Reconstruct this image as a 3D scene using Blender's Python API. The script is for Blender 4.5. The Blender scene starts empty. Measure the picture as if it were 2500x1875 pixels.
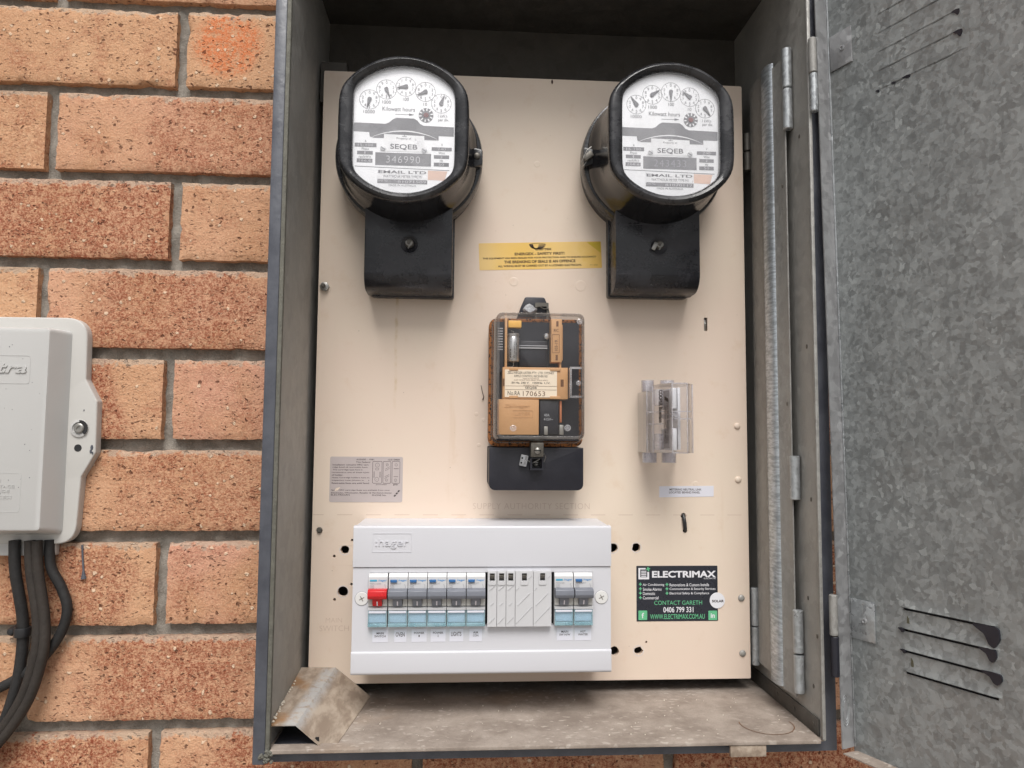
import bpy, bmesh, math, random
from mathutils import Vector, Matrix, noise

random.seed(11)
scene = bpy.context.scene
C = scene.collection
S = 0.001            # the code below is written in millimetres
ZOFF = 1.95          # height of the brick datum above the ground, metres
R = math.radians

# ------------------------------------------------------------------ camera
cam = bpy.data.cameras.new('camera')
cam.sensor_width = 36.0
cam.lens = 36.0 * 1800.0 / 2500.0
cam.clip_start = 0.02
cam.clip_end = 500
cam_ob = bpy.data.objects.new('camera', cam)
C.objects.link(cam_ob)
cam_ob.matrix_world = (Matrix.Translation((0.28173, -0.71671, -0.41575 + ZOFF))
                       @ Matrix.Rotation(R(-3.5904), 4, 'Z') @ Matrix.Rotation(R(4.1400), 4, 'X')
                       @ Matrix.Rotation(R(-0.4138), 4, 'Y') @ Matrix.Rotation(R(90), 4, 'X'))
scene.camera = cam_ob

# ------------------------------------------------------------------ sky and sun (bright overcast)
SUN_EL, SUN_AZ = 57.0, 1.0      # azimuth measured from straight out of the wall towards the left
world = bpy.data.worlds.new('World')
scene.world = world
world.use_nodes = True
wn, wl = world.node_tree.nodes, world.node_tree.links
sky = wn.new('ShaderNodeTexSky')
sky.sky_type = 'NISHITA'
sky.sun_disc = False
sky.sun_elevation = R(SUN_EL)
sky.sun_rotation = R(180 + SUN_AZ)
sky.air_density = 1.0
sky.dust_density = 4.0
sky.ozone_density = 1.0
hs = wn.new('ShaderNodeHueSaturation')
hs.inputs['Saturation'].default_value = 0.16     # cloud cover: nearly white sky
wl.new(sky.outputs[0], hs.inputs['Color'])
wl.new(hs.outputs[0], wn['Background'].inputs['Color'])
wn['Background'].inputs['Strength'].default_value = 0.066

sun = bpy.data.lights.new('sun', 'SUN')
sun.energy = 1.5
sun.angle = R(32)
sun.color = (1.0, 0.97, 0.93)
sun_ob = bpy.data.objects.new('sun', sun)
C.objects.link(sun_ob)
sd = Vector((-math.sin(R(SUN_AZ)) * math.cos(R(SUN_EL)), -math.cos(R(SUN_AZ)) * math.cos(R(SUN_EL)), math.sin(R(SUN_EL))))
sun_ob.rotation_euler = sd.to_track_quat('Z', 'Y').to_euler()
sun_ob.location = (-1, -3, 5)

scene.view_settings.view_transform = 'Standard'
scene.view_settings.look = 'None'
scene.view_settings.gamma = 1.0
scene.view_settings.use_curve_mapping = False
scene.view_settings.exposure = 0.95
scene.render.engine = 'CYCLES'
scene.cycles.max_bounces = 6
scene.cycles.transparent_max_bounces = 16
scene.cycles.caustics_reflective = False
scene.cycles.caustics_refractive = False
scene.cycles.use_adaptive_sampling = True
scene.cycles.adaptive_threshold = 0.02
scene.cycles.use_denoising = True


# ------------------------------------------------------------------ node helpers
class NB:
    """small node-building helper around one material"""
    def __init__(self, name):
        self.m = bpy.data.materials.new(name)
        self.m.use_nodes = True
        self.n = self.m.node_tree.nodes
        self.l = self.m.node_tree.links
        self.b = self.n['Principled BSDF']
        self.out = self.n['Material Output']
        self.pos = self.n.new('ShaderNodeNewGeometry').outputs['Position']

    def _in(self, sock, v):
        if hasattr(v, 'is_linked') or hasattr(v, 'links'):
            self.l.new(v, sock)
        elif isinstance(v, (tuple, list)):
            sock.default_value = (*v, 1.0) if len(v) == 3 and sock.type == 'RGBA' else v
        else:
            sock.default_value = v

    def noise(self, scale, detail=4, rough=0.55, vec=None, dist=0.0):
        n = self.n.new('ShaderNodeTexNoise')
        self.l.new(vec if vec is not None else self.pos, n.inputs['Vector'])
        n.inputs['Scale'].default_value = scale
        n.inputs['Detail'].default_value = detail
        n.inputs['Roughness'].default_value = rough
        n.inputs['Distortion'].default_value = dist
        return n.outputs['Fac']

    def voro(self, scale, vec=None, feature='F1', out='Distance', rnd=1.0):
        n = self.n.new('ShaderNodeTexVoronoi')
        n.feature = feature
        self.l.new(vec if vec is not None else self.pos, n.inputs['Vector'])
        n.inputs['Scale'].default_value = scale
        n.inputs['Randomness'].default_value = rnd
        return n.outputs[out]

    def ramp(self, fac, a, b, lo=0.0, hi=1.0):
        n = self.n.new('ShaderNodeMapRange')
        n.interpolation_type = 'SMOOTHSTEP'
        self._in(n.inputs['Value'], fac)
        n.inputs['From Min'].default_value = a
        n.inputs['From Max'].default_value = b
        n.inputs['To Min'].default_value = lo
        n.inputs['To Max'].default_value = hi
        return n.outputs[0]

    def math(self, op, a, b=0.0, c=0.0):
        n = self.n.new('ShaderNodeMath')
        n.operation = op
        self._in(n.inputs[0], a); self._in(n.inputs[1], b)
        if op in ('MULTIPLY_ADD', 'COMPARE'):
            self._in(n.inputs[2], c)
        return n.outputs[0]

    def mix(self, fac, a, b, mode='MIX'):
        n = self.n.new('ShaderNodeMix')
        n.data_type = 'RGBA'
        n.blend_type = mode
        self._in(n.inputs['Factor'], fac)
        self._in(n.inputs[6], a); self._in(n.inputs[7], b)
        return n.outputs[2]

    def attr(self, name, out='Fac'):
        n = self.n.new('ShaderNodeAttribute')
        n.attribute_type = 'OBJECT'
        n.attribute_name = name
        return n.outputs[out]

    def sep(self, vec=None):
        n = self.n.new('ShaderNodeSeparateXYZ')
        self.l.new(vec if vec is not None else self.pos, n.inputs[0])
        return n.outputs

    def vadd(self, vec, k):
        n = self.n.new('ShaderNodeVectorMath'); n.operation = 'ADD'
        self._in(n.inputs[0], vec); self._in(n.inputs[1], k)
        return n.outputs[0]

    def vmul(self, vec, k):
        n = self.n.new('ShaderNodeVectorMath'); n.operation = 'MULTIPLY'
        self._in(n.inputs[0], vec); n.inputs[1].default_value = k
        return n.outputs[0]

    def warp(self, scale, amt, vec=None):
        n = self.n.new('ShaderNodeTexNoise')
        self.l.new(vec if vec is not None else self.pos, n.inputs['Vector'])
        n.inputs['Scale'].default_value = scale
        n.inputs['Detail'].default_value = 3
        k = self.n.new('ShaderNodeVectorMath'); k.operation = 'MULTIPLY_ADD'
        self.l.new(n.outputs['Color'], k.inputs[0])
        k.inputs[1].default_value = (amt, amt, amt)
        self.l.new(vec if vec is not None else self.pos, k.inputs[2])
        return k.outputs[0]

    def bump(self, h, dist, strength=1.0):
        n = self.n.new('ShaderNodeBump')
        n.inputs['Strength'].default_value = strength
        n.inputs['Distance'].default_value = dist
        self._in(n.inputs['Height'], h)
        self.l.new(n.outputs[0], self.b.inputs['Normal'])
        return n.outputs[0]

    def set(self, **k):
        for a, v in k.items():
            self._in(self.b.inputs[a.replace('_', ' ')], v)
        return self.m


def simple(name, col, rough=0.5, metal=0.0, var=0.12, vs=30, bump=0.0, bs=300, rvar=0.1):
    k = NB(name)
    f = k.noise(vs, 5)
    lo = tuple(c * (1 - var) for c in col)
    hi = tuple(min(1, c * (1 + var)) for c in col)
    k.set(Base_Color=k.mix(f, lo, hi), Metallic=metal)
    k.set(Roughness=k.ramp(k.noise(vs * 3, 4), 0.3, 0.7, max(0.02, rough - rvar), min(1, rough + rvar)))
    if bump:
        k.bump(k.noise(bs, 4), bump)
    return k.m


M = {}

# bricks: each brick carries its own flash (red burnt patch) as object properties
def brick_mat():
    k = NB('brick_clay')
    rnd = k.n.new('ShaderNodeObjectInfo').outputs['Random']
    off = k.n.new('ShaderNodeCombineXYZ')
    k.l.new(k.math('MULTIPLY', rnd, 9.0), off.inputs[0]); k.l.new(k.math('MULTIPLY', rnd, 5.0), off.inputs[2])
    p = k.vadd(k.pos, off.outputs[0])
    big = k.noise(14, 2, 0.6, p)
    mid = k.noise(90, 4, 0.7, p)
    fine = k.noise(520, 3, 0.7, p)
    x, y, z = k.sep()
    tan_c = k.mix(k.attr('tint'), (0.575, 0.328, 0.188), (0.580, 0.295, 0.205))
    tan_c = k.mix(k.ramp(big, 0.3, 0.75), tan_c, (0.500, 0.264, 0.145))
    # burnt flash
    dx = k.math('SUBTRACT', x, k.attr('flash_x'))
    wob = k.math('MULTIPLY', k.math('SUBTRACT', big, 0.5), k.attr('flash_j'))
    dx = k.math('DIVIDE', k.math('ADD', dx, wob), k.attr('flash_w'))
    dz = k.math('DIVIDE', k.math('SUBTRACT', z, k.attr('flash_z')), k.attr('flash_h'))
    fl = k.math('SUBTRACT', 1.0, k.math('SQRT', k.math('ADD', k.math('MULTIPLY', dx, dx), k.math('MULTIPLY', dz, dz))))
    fl = k.math('MULTIPLY', k.ramp(fl, -0.15, 0.40), k.attr('flash_a'))
    speck = k.noise(240, 3, 0.75, p)
    fl = k.math('MULTIPLY', fl, k.ramp(k.math('ADD', k.math('MULTIPLY', speck, 0.6), k.math('MULTIPLY', mid, 0.4)), 0.43, 0.55, 0.16, 1.0))
    red = k.mix(k.ramp(fine, 0.35, 0.65), (0.205, 0.046, 0.021), (0.345, 0.105, 0.050))
    # fainter red clouding over every brick
    cloud = k.math('MULTIPLY', k.ramp(k.noise(26, 3, 0.6, p), 0.46, 0.66), k.ramp(speck, 0.36, 0.60, 0.05, 0.60))
    col = k.mix(k.math('MULTIPLY', cloud, k.math('SUBTRACT', 1.0, k.attr('flash_o'))), tan_c, red)
    col = k.mix(fl, col, k.mix(k.attr('flash_o'), red, (0.60, 0.185, 0.070)))
    # sandy mottling
    col = k.mix(k.math('MULTIPLY', k.ramp(fine, 0.44, 0.60), 0.6), col, k.mix(0.5, col, (0.66, 0.45, 0.30)))
    # short horizontal drag marks and pits torn out by the wire cut
    def marks(sx, sz, lo, hi, keep, wa):
        v = k.n.new('ShaderNodeTexVoronoi')
        k.l.new(k.vmul(k.warp(140, wa, p), (sx, sx, sz)), v.inputs['Vector'])
        v.inputs['Scale'].default_value = 1.0
        return k.math('MULTIPLY', k.ramp(v.outputs['Distance'], lo, hi, 1.0, 0.0), k.ramp(k.sep(v.outputs['Color'])[0], keep, keep + 0.03))
    dash = marks(105, 300, 0.14, 0.27, 0.46, 0.010)
    dash2 = marks(210, 520, 0.16, 0.30, 0.46, 0.008)
    dots = marks(115, 130, 0.13, 0.20, 0.55, 0.007)
    thin = k.math('MULTIPLY', k.ramp(k.noise(32, 3, 0.6, p), 0.36, 0.60), k.ramp(k.math('FRACT', k.math('MULTIPLY', rnd, 7.3)), 0.0, 1.0, 0.45, 1.0))
    dark = k.math('MAXIMUM', k.math('MULTIPLY', dash, thin), k.math('MULTIPLY', dots, 0.9))
    dark = k.math('MAXIMUM', dark, k.math('MULTIPLY', k.math('MULTIPLY', dash2, 0.8), k.ramp(k.noise(38, 3, 0.6, p), 0.40, 0.58)))
    col = k.mix(k.math('MULTIPLY', dark, 0.85), col, (0.105, 0.036, 0.020))
    # pale grit
    vc = k.n.new('ShaderNodeTexVoronoi'); k.l.new(k.warp(150, 0.005, p), vc.inputs['Vector']); vc.inputs['Scale'].default_value = 150
    gr = k.math('MULTIPLY', k.ramp(vc.outputs['Distance'], 0.20, 0.30, 1.0, 0.0),
                k.ramp(k.sep(vc.outputs['Color'])[0], 0.86, 0.88))
    col = k.mix(k.math('MULTIPLY', gr, 0.8), col, (0.74, 0.56, 0.40))
    # mortar smeared on the upper arris
    sm = k.math('ADD', k.math('SUBTRACT', k.attr('top_z'), z), k.math('MULTIPLY', k.math('SUBTRACT', mid, 0.62), 0.030))
    col = k.mix(k.math('MULTIPLY', k.ramp(sm, -0.001, 0.002, 1.0, 0.0), 0.6), col, (0.40, 0.335, 0.265))
    h = k.math('ADD', k.math('MULTIPLY', mid, 0.55), k.math('MULTIPLY', fine, 0.22))
    h = k.math('ADD', h, k.math('MULTIPLY', gr, 0.20))
    h = k.math('SUBTRACT', h, k.math('MULTIPLY', dark, 0.50))
    k.bump(h, 0.0040, 1.0)
    k.set(Base_Color=col, Roughness=0.92)
    k.b.inputs['Specular IOR Level'].default_value = 0.25
    return k.m


M['brick'] = brick_mat()

k = NB('mortar')
f = k.noise(60, 6, 0.65)
g = k.noise(700, 4, 0.7)
col = k.mix(k.ramp(f, 0.3, 0.7), (0.180, 0.162, 0.138), (0.320, 0.293, 0.255))
col = k.mix(k.math('MULTIPLY', k.ramp(g, 0.5, 0.65), 0.5), col, (0.36, 0.33, 0.29))
k.set(Base_Color=col, Roughness=0.95)
k.bump(k.math('ADD', k.math('MULTIPLY', f, 0.6), k.math('MULTIPLY', g, 0.35)), 0.003)
M['mortar'] = k.m


def galv(name, lo, hi, sp_scale, dust=0.0, dust_col=(0.33, 0.29, 0.24), metal=0.55, rough=0.45, spang=1.0, stain=None):
    k = NB(name)
    w = k.warp(60, 0.016)
    def cells(sc, vec):
        v = k.n.new('ShaderNodeTexVoronoi'); k.l.new(vec, v.inputs['Vector']); v.inputs['Scale'].default_value = sc
        return k.sep(v.outputs['Color'])[0], v.outputs['Distance']
    c1, d1 = cells(sp_scale, k.vmul(w, (1, 1, 0.8)))
    c2, d2 = cells(sp_scale * 2.1, k.warp(90, 0.010))
    c3, d3 = cells(sp_scale * 0.6, k.warp(30, 0.03))
    v = k.math('ADD', k.math('MULTIPLY', c1, 0.42), k.math('MULTIPLY', c2, 0.46))
    v = k.math('ADD', v, k.math('MULTIPLY', c3, 0.12))
    n = k.math('ADD', k.math('MULTIPLY', k.noise(7, 4, 0.6), 0.6), k.math('MULTIPLY', k.noise(16, 4, 0.6, k.vmul(k.warp(9, 0.05), (1.0, 1.0, 0.45))), 0.4))
    v2 = k.ramp(k.math('ADD', k.math('MULTIPLY', k.math('SUBTRACT', v, 0.5), spang), k.math('MULTIPLY', n, 1.0)), 0.05, 0.98)
    col = k.mix(v2, lo, hi)
    # a few bright crystals
    br = k.math('MULTIPLY', k.ramp(c2, 0.86, 0.97), k.ramp(k.noise(22, 3), 0.48, 0.66))
    col = k.mix(k.math('MULTIPLY', br, 0.6 * spang), col, tuple(min(1, c * 1.35) for c in hi))
    if stain:
        s = k.ramp(k.noise(11, 5, 0.6), 0.56, 0.74)
        col = k.mix(k.math('MULTIPLY', s, 0.55), col, stain)
    if dust:
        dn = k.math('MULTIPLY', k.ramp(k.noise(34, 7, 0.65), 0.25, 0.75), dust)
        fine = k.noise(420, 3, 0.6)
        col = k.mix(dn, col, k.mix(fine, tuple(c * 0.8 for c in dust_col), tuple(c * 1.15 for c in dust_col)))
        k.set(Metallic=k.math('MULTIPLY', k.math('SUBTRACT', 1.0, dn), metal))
    else:
        k.set(Metallic=metal)
    k.set(Base_Color=col, Roughness=k.ramp(k.math('ADD', k.math('MULTIPLY', c2, 0.5), k.math('MULTIPLY', n, 0.5)), 0.2, 0.8, rough - 0.12, rough + 0.18))
    k.bump(k.math('ADD', k.math('MULTIPLY', k.noise(260, 4, 0.6), 0.35), k.math('MULTIPLY', v, 0.25)), 0.0006, 0.6)
    return k.m


M['galv_door'] = galv('galvanised_door', (0.185, 0.196, 0.197), (0.345, 0.365, 0.366), 135, metal=0.30, rough=0.46, spang=0.85, stain=(0.155, 0.150, 0.142))
M['galv_edge'] = galv('galvanised_fold', (0.25, 0.25, 0.255), (0.40, 0.405, 0.415), 80, metal=0.45, rough=0.45, spang=0.7)
M['galv_wall'] = galv('galvanised_inside', (0.27, 0.262, 0.245), (0.45, 0.436, 0.41), 70, dust=0.65, dust_col=(0.35, 0.335, 0.312), metal=0.3, rough=0.6, spang=0.5)
M['galv_roof'] = galv('galvanised_roof', (0.060, 0.055, 0.049), (0.120, 0.111, 0.099), 60, dust=0.6, dust_col=(0.088, 0.077, 0.065), metal=0.3, rough=0.65, spang=0.5)  # darker than the walls: shade in the box top is put into the colour
M['galv_post'] = galv('galvanised_post', (0.24, 0.235, 0.222), (0.40, 0.395, 0.38), 150, dust=0.55, dust_col=(0.31, 0.298, 0.28), metal=0.4, rough=0.5, spang=0.6)
M['galv_hinge'] = galv('galvanised_hinge', (0.30, 0.315, 0.325), (0.52, 0.545, 0.56), 160, metal=0.6, rough=0.38, spang=0.6)

# zinc ridge chattered by the folding press; colour brightened for light on the bend
k = NB('chattered_zinc')
x, y, z = k.sep()
ch = k.noise(300, 3, 0.6, k.vmul(k.warp(80, 0.004), (0.35, 0.35, 1.5)))
k.set(Base_Color=k.mix(k.ramp(ch, 0.35, 0.65), (0.34, 0.365, 0.39), (0.56, 0.60, 0.635)), Metallic=0.6,
      Roughness=k.ramp(ch, 0.3, 0.7, 0.45, 0.3))
k.bump(ch, 0.0006, 0.6)
M['zinc_ridge'] = k.m

# dusty box floor
k = NB('dusty_floor')
n1 = k.noise(30, 6, 0.65)
v1 = k.voro(150, k.vmul(k.warp(70, 0.016), (0.6, 1.1, 1)))
n3 = k.noise(600, 3, 0.6)
col = k.mix(k.ramp(n1, 0.3, 0.72), (0.215, 0.174, 0.145), (0.345, 0.292, 0.250))
col = k.mix(k.math('MULTIPLY', k.ramp(v1, 0.16, 0.34, 1.0, 0.0), k.ramp(k.noise(14, 3), 0.36, 0.58, 0.0, 0.8)), col, (0.44, 0.385, 0.335))
col = k.mix(k.math('MULTIPLY', k.ramp(k.noise(9, 4), 0.56, 0.72), 0.5), col, (0.33, 0.235, 0.16))
col = k.mix(k.math('MULTIPLY', k.ramp(n3, 0.55, 0.7), 0.4), col, (0.17, 0.135, 0.11))
k.set(Base_Color=col, Roughness=0.9)
k.bump(k.math('ADD', k.math('MULTIPLY', n3, 0.3), k.math('MULTIPLY', v1, 0.4)), 0.0008)
M['dust_floor'] = k.m

# rusty deflector sheet; the pale band on its crease is a painted highlight
k = NB('brown_steel_sheet')
x, y, z = k.sep()
n1 = k.noise(30, 6, 0.65)
st = k.noise(120, 5, 0.6, k.vmul(k.warp(40, 0.012), (1.0, 0.35, 1.0)))
col = k.mix(k.ramp(st, 0.35, 0.68), (0.255, 0.195, 0.148), (0.42, 0.345, 0.275))
rust = k.math('MULTIPLY', k.ramp(k.noise(24, 4, 0.6), 0.47, 0.62), k.ramp(x, 0.130, 0.146, 1.0, 0.0))
col = k.mix(k.math('MULTIPLY', rust, 0.85), col, (0.285, 0.155, 0.070))
ridge_light = k.math('MULTIPLY', k.ramp(k.math('ABSOLUTE', k.math('SUBTRACT', x, k.math('MULTIPLY_ADD', y, 0.10, 0.1465))), 0.003, 0.011, 1.0, 0.0), k.ramp(k.noise(130, 5, 0.7), 0.30, 0.55))
col = k.mix(k.math('MULTIPLY', ridge_light, 0.8), col, (0.40, 0.40, 0.40))
k.set(Base_Color=col, Roughness=0.85, Metallic=0.05)
k.bump(st, 0.0008)
M['brown_sheet'] = k.m

k = NB('navy_enamel')
n = k.noise(40, 6, 0.6)
sp = k.ramp(k.voro(260), 0.05, 0.10, 1.0, 0.0)
col = k.mix(k.ramp(n, 0.3, 0.7), (0.060, 0.064, 0.080), (0.092, 0.098, 0.118))
col = k.mix(k.math('MULTIPLY', sp, k.ramp(k.noise(30), 0.55, 0.65, 0.0, 0.5)), col, (0.30, 0.30, 0.30))
k.set(Base_Color=col, Roughness=k.ramp(n, 0.3, 0.7, 0.30, 0.5))
k.bump(k.noise(180, 3), 0.0004)
M['navy'] = k.m
M['seal'] = simple('mouldy_seal', (0.130, 0.126, 0.105), 0.85, var=0.45, vs=120, bump=0.0006, bs=500)

# cream panel paint
k = NB('cream_board')
n = k.noise(6, 5, 0.6)
n2 = k.noise(45, 6, 0.65)
col = k.mix(k.ramp(n, 0.3, 0.7), (0.745, 0.605, 0.505), (0.750, 0.635, 0.520))
col = k.mix(k.math('MULTIPLY', k.ramp(n2, 0.56, 0.74), 0.30), col, (0.64, 0.47, 0.33))
run = k.noise(20, 4, 0.5, k.vmul(k.warp(10, 0.01), (3.0, 1, 0.18)))
col = k.mix(k.math('MULTIPLY', k.ramp(run, 0.66, 0.78), 0.35), col, (0.60, 0.43, 0.27))
px_, py_, pz_ = k.sep()
wx = k.math('ABSOLUTE', k.math('ADD', k.math('SUBTRACT', px_, 0.2085), k.math('MULTIPLY', k.math('SUBTRACT', k.noise(22, 3), 0.5), 0.006)))
drip = k.math('MULTIPLY', k.ramp(wx, 0.0004, 0.0022, 1.0, 0.0), k.math('MULTIPLY', k.ramp(pz_, ZOFF - 0.40, ZOFF - 0.34), k.ramp(pz_, ZOFF - 0.272, ZOFF - 0.268, 1.0, 0.0)))
col = k.mix(k.math('MULTIPLY', drip, k.ramp(k.noise(90, 3), 0.35, 0.6, 0.1, 0.6)), col, (0.56, 0.40, 0.20))
dots = k.math('MULTIPLY', k.ramp(k.voro(95), 0.03, 0.06, 1.0, 0.0), k.ramp(k.noise(25, 3), 0.52, 0.62))
col = k.mix(k.math('MULTIPLY', dots, 0.6), col, (0.25, 0.17, 0.12))
k.set(Base_Color=col, Roughness=0.42)
k.bump(k.math('ADD', k.math('MULTIPLY', k.noise(55, 4), 0.6), k.math('MULTIPLY', dots, 0.3)), 0.0005, 0.5)
M['cream'] = k.m
M['board_edge'] = simple('board_core', (0.05, 0.045, 0.042), 0.8)
M['engrave'] = simple('engraved_line', (0.60, 0.465, 0.375), 0.7, var=0.15)

def bakelite(name, rough, dust, tone=(0.012, 0.012, 0.014), dust_col=(0.14, 0.135, 0.14)):
    k = NB(name)
    n = k.noise(35, 6, 0.65)
    f = k.noise(420, 4, 0.65)
    sc = k.noise(160, 4, 0.6, k.vmul(k.warp(20, 0.01), (0.25, 1, 2.2)))
    d = k.math('MULTIPLY', k.math('ADD', k.ramp(n, 0.38, 0.72), k.math('MULTIPLY', k.ramp(sc, 0.60, 0.72), 0.5)), dust)
    col = k.mix(d, tone, k.mix(f, tuple(c * 0.6 for c in dust_col), dust_col))
    k.set(Base_Color=col, Roughness=k.ramp(d, 0.0, 0.5, rough, min(1, rough + 0.4)))
    k.bump(k.math('ADD', f, k.math('MULTIPLY', n, 0.6)), 0.00025, 0.5)
    return k.m

M['bake_gloss'] = bakelite('black_bakelite_gloss', 0.07, 0.05)
M['bake_rim'] = bakelite('black_bakelite_rim', 0.20, 0.34, (0.012, 0.012, 0.014), (0.13, 0.13, 0.14))
M['bake_term'] = bakelite('black_bakelite_scuffed', 0.22, 0.42, (0.008, 0.008, 0.012), (0.11, 0.11, 0.125))
M['bake_navy'] = bakelite('blue_black_plastic', 0.40, 0.18, (0.011, 0.011, 0.018), (0.06, 0.06, 0.078))
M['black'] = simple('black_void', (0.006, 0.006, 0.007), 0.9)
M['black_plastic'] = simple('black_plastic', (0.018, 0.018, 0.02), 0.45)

k = NB('silver_dial')
n = k.noise(40, 4)
k.set(Base_Color=k.mix(n, (0.88, 0.88, 0.90), (0.93, 0.93, 0.95)), Metallic=0.65, Roughness=0.36)
M['dial'] = k.m
M['dial_white'] = simple('dial_label_white', (0.88, 0.88, 0.90), 0.36, 0.45, var=0.03)
M['dial_grey'] = simple('dial_grey_print', (0.185, 0.185, 0.205), 0.45, var=0.06)
M['dial_ink'] = simple('dial_ink', (0.13, 0.13, 0.15), 0.5, var=0.05)
M['dial_lite'] = simple('dial_stamped_digit', (0.62, 0.62, 0.66), 0.4, var=0.05)
M['dial_faint'] = simple('worn_stamped_digit', (0.34, 0.34, 0.38), 0.4, var=0.05)
M['dial_orange'] = simple('faded_orange_tag', (0.80, 0.56, 0.46), 0.5, var=0.06)
M['dial_red'] = simple('rotor_red', (0.22, 0.06, 0.06), 0.5)
M['chrome'] = simple('bright_steel', (0.62, 0.62, 0.63), 0.25, 1.0, var=0.1)
M['steel'] = simple('dull_steel', (0.36, 0.35, 0.33), 0.42, 0.85, var=0.2, vs=200)
M['dark_steel'] = simple('tarnished_steel', (0.14, 0.13, 0.115), 0.5, 0.7, var=0.3, vs=200)
M['lead'] = simple('lead_seal', (0.40, 0.41, 0.43), 0.5, 0.5, var=0.3, vs=300, bump=0.0008, bs=500)
M['rivet_grey'] = simple('grey_rivet', (0.36, 0.35, 0.33), 0.5, 0.3, var=0.15, vs=100)
M['screw_white'] = simple('white_screw_cap', (0.66, 0.655, 0.645), 0.4)
M['screw_slot'] = simple('screw_slot', (0.25, 0.235, 0.21), 0.6)


def clear(name, tint, gloss=1.0, haze=0.0, haze_col=(0.8, 0.8, 0.85), ior=1.5, rough=0.02):
    """see-through plastic or glass: transmits straight through, reflects by Fresnel, optional surface haze"""
    k = NB(name)
    k.n.remove(k.b)
    tr = k.n.new('ShaderNodeBsdfTransparent'); tr.inputs[0].default_value = (*tint, 1)
    gl = k.n.new('ShaderNodeBsdfGlossy'); gl.inputs['Roughness'].default_value = rough
    fr = k.n.new('ShaderNodeLayerWeight')     # Schlick, the same from both sides of a thin wall
    fr.inputs['Blend'].default_value = 0.5
    f0 = ((ior - 1) / (ior + 1)) ** 2
    fac = k.math('MULTIPLY_ADD', k.math('POWER', fr.outputs['Facing'], 5.0), 1 - f0, f0)
    base = tr.outputs[0]
    if haze:
        df = k.n.new('ShaderNodeBsdfDiffuse'); df.inputs[0].default_value = (*haze_col, 1)
        mh = k.n.new('ShaderNodeMixShader')
        k.l.new(k.ramp(k.noise(50, 5, 0.6), 0.25, 0.75, haze * 0.4, haze * 1.6), mh.inputs[0])
        k.l.new(tr.outputs[0], mh.inputs[1]); k.l.new(df.outputs[0], mh.inputs[2])
        base = mh.outputs[0]
    mx = k.n.new('ShaderNodeMixShader')
    k.l.new(k.math('MULTIPLY', fac, gloss), mx.inputs[0])
    k.l.new(base, mx.inputs[1]); k.l.new(gl.outputs[0], mx.inputs[2])
    k.l.new(mx.outputs[0], k.out.inputs['Surface'])
    return k.m


M['glass'] = clear('meter_glass', (0.98, 0.98, 0.98), 1.0, 0.06, (0.95, 0.95, 0.98))  # white haze mixed in stands for sky glare washing out the print
M['smoky'] = clear('smoky_clear_cover', (0.965, 0.958, 0.95), 1.0, 0.012, (0.6, 0.56, 0.52))
M['smoky_rim'] = clear('smoky_clear_rim', (0.62, 0.59, 0.57), 1.0, 0.22, (0.34, 0.31, 0.29))
M['acrylic'] = clear('clear_fuse_plastic', (0.965, 0.962, 0.972), 1.6, 0.05, (0.78, 0.76, 0.79))
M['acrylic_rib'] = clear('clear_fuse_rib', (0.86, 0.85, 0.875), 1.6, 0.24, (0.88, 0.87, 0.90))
M['blue_flap'] = clear('blue_clear_flap', (0.84, 0.93, 0.965), 1.0, 0.10, (0.60, 0.74, 0.82))
M['teal_edge'] = clear('teal_clear_edge', (0.70, 0.87, 0.90), 1.0, 0.30, (0.50, 0.68, 0.73))

# receiver
k = NB('cork_gasket')
v = k.voro(420, k.warp(300, 0.003))
k.set(Base_Color=k.mix(k.ramp(k.math('ADD', v, k.math('MULTIPLY', k.noise(500, 3), 0.6)), 0.55, 0.85), (0.022, 0.008, 0.004), (0.30, 0.115, 0.035)), Roughness=0.9)
M['cork'] = k.m
M['tan'] = simple('tan_plastic', (0.56, 0.315, 0.150), 0.45, var=0.05, vs=60)
M['tan_dark'] = simple('tan_plastic_shade', (0.16, 0.075, 0.035), 0.6)
M['paper_cream'] = simple('cream_paper', (0.86, 0.745, 0.60), 0.6, var=0.03)
M['ink'] = simple('dark_ink', (0.035, 0.025, 0.02), 0.6)
M['ink_brown'] = simple('brown_ink', (0.16, 0.085, 0.05), 0.6)
M['amber'] = simple('amber_capacitor', (0.80, 0.45, 0.10), 0.4)
M['bright_bar'] = simple('tinned_contact', (0.74, 0.74, 0.76), 0.35, 0.25, var=0.12, vs=200)
M['alu'] = simple('aluminium_can', (0.55, 0.55, 0.56), 0.32, 0.8, var=0.06)
M['grey_print'] = simple('pale_print', (0.42, 0.43, 0.46), 0.5)

# switchboard
M['white'] = simple('white_abs', (0.590, 0.590, 0.625), 0.36, var=0.025, vs=8, rvar=0.05)
M['white_cool'] = simple('white_label', (0.69, 0.69, 0.76), 0.5, var=0.02)
M['brk_body'] = simple('breaker_grey_white', (0.54, 0.54, 0.55), 0.42, var=0.03)
M['brk_base'] = simple('breaker_base_grey', (0.50, 0.495, 0.475), 0.5, var=0.04)
M['brk_toggle'] = simple('breaker_toggle_grey', (0.165, 0.175, 0.205), 0.38, var=0.05)
M['brk_red'] = simple('breaker_toggle_red', (0.55, 0.012, 0.016), 0.35, var=0.05)
M['brk_blue'] = simple('breaker_button_blue', (0.030, 0.130, 0.330), 0.3, var=0.1)
M['brk_cyan'] = simple('breaker_mark_cyan', (0.040, 0.330, 0.520), 0.4)
M['brk_logo'] = simple('breaker_logo_blue', (0.055, 0.270, 0.600), 0.5)
M['brk_print'] = simple('breaker_print', (0.30, 0.30, 0.32), 0.6)
M['brk_mark'] = simple('toggle_mark', (0.70, 0.66, 0.70), 0.5)
M['blank'] = simple('blank_plate_grey', (0.54, 0.54, 0.555), 0.45, var=0.03)

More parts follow.
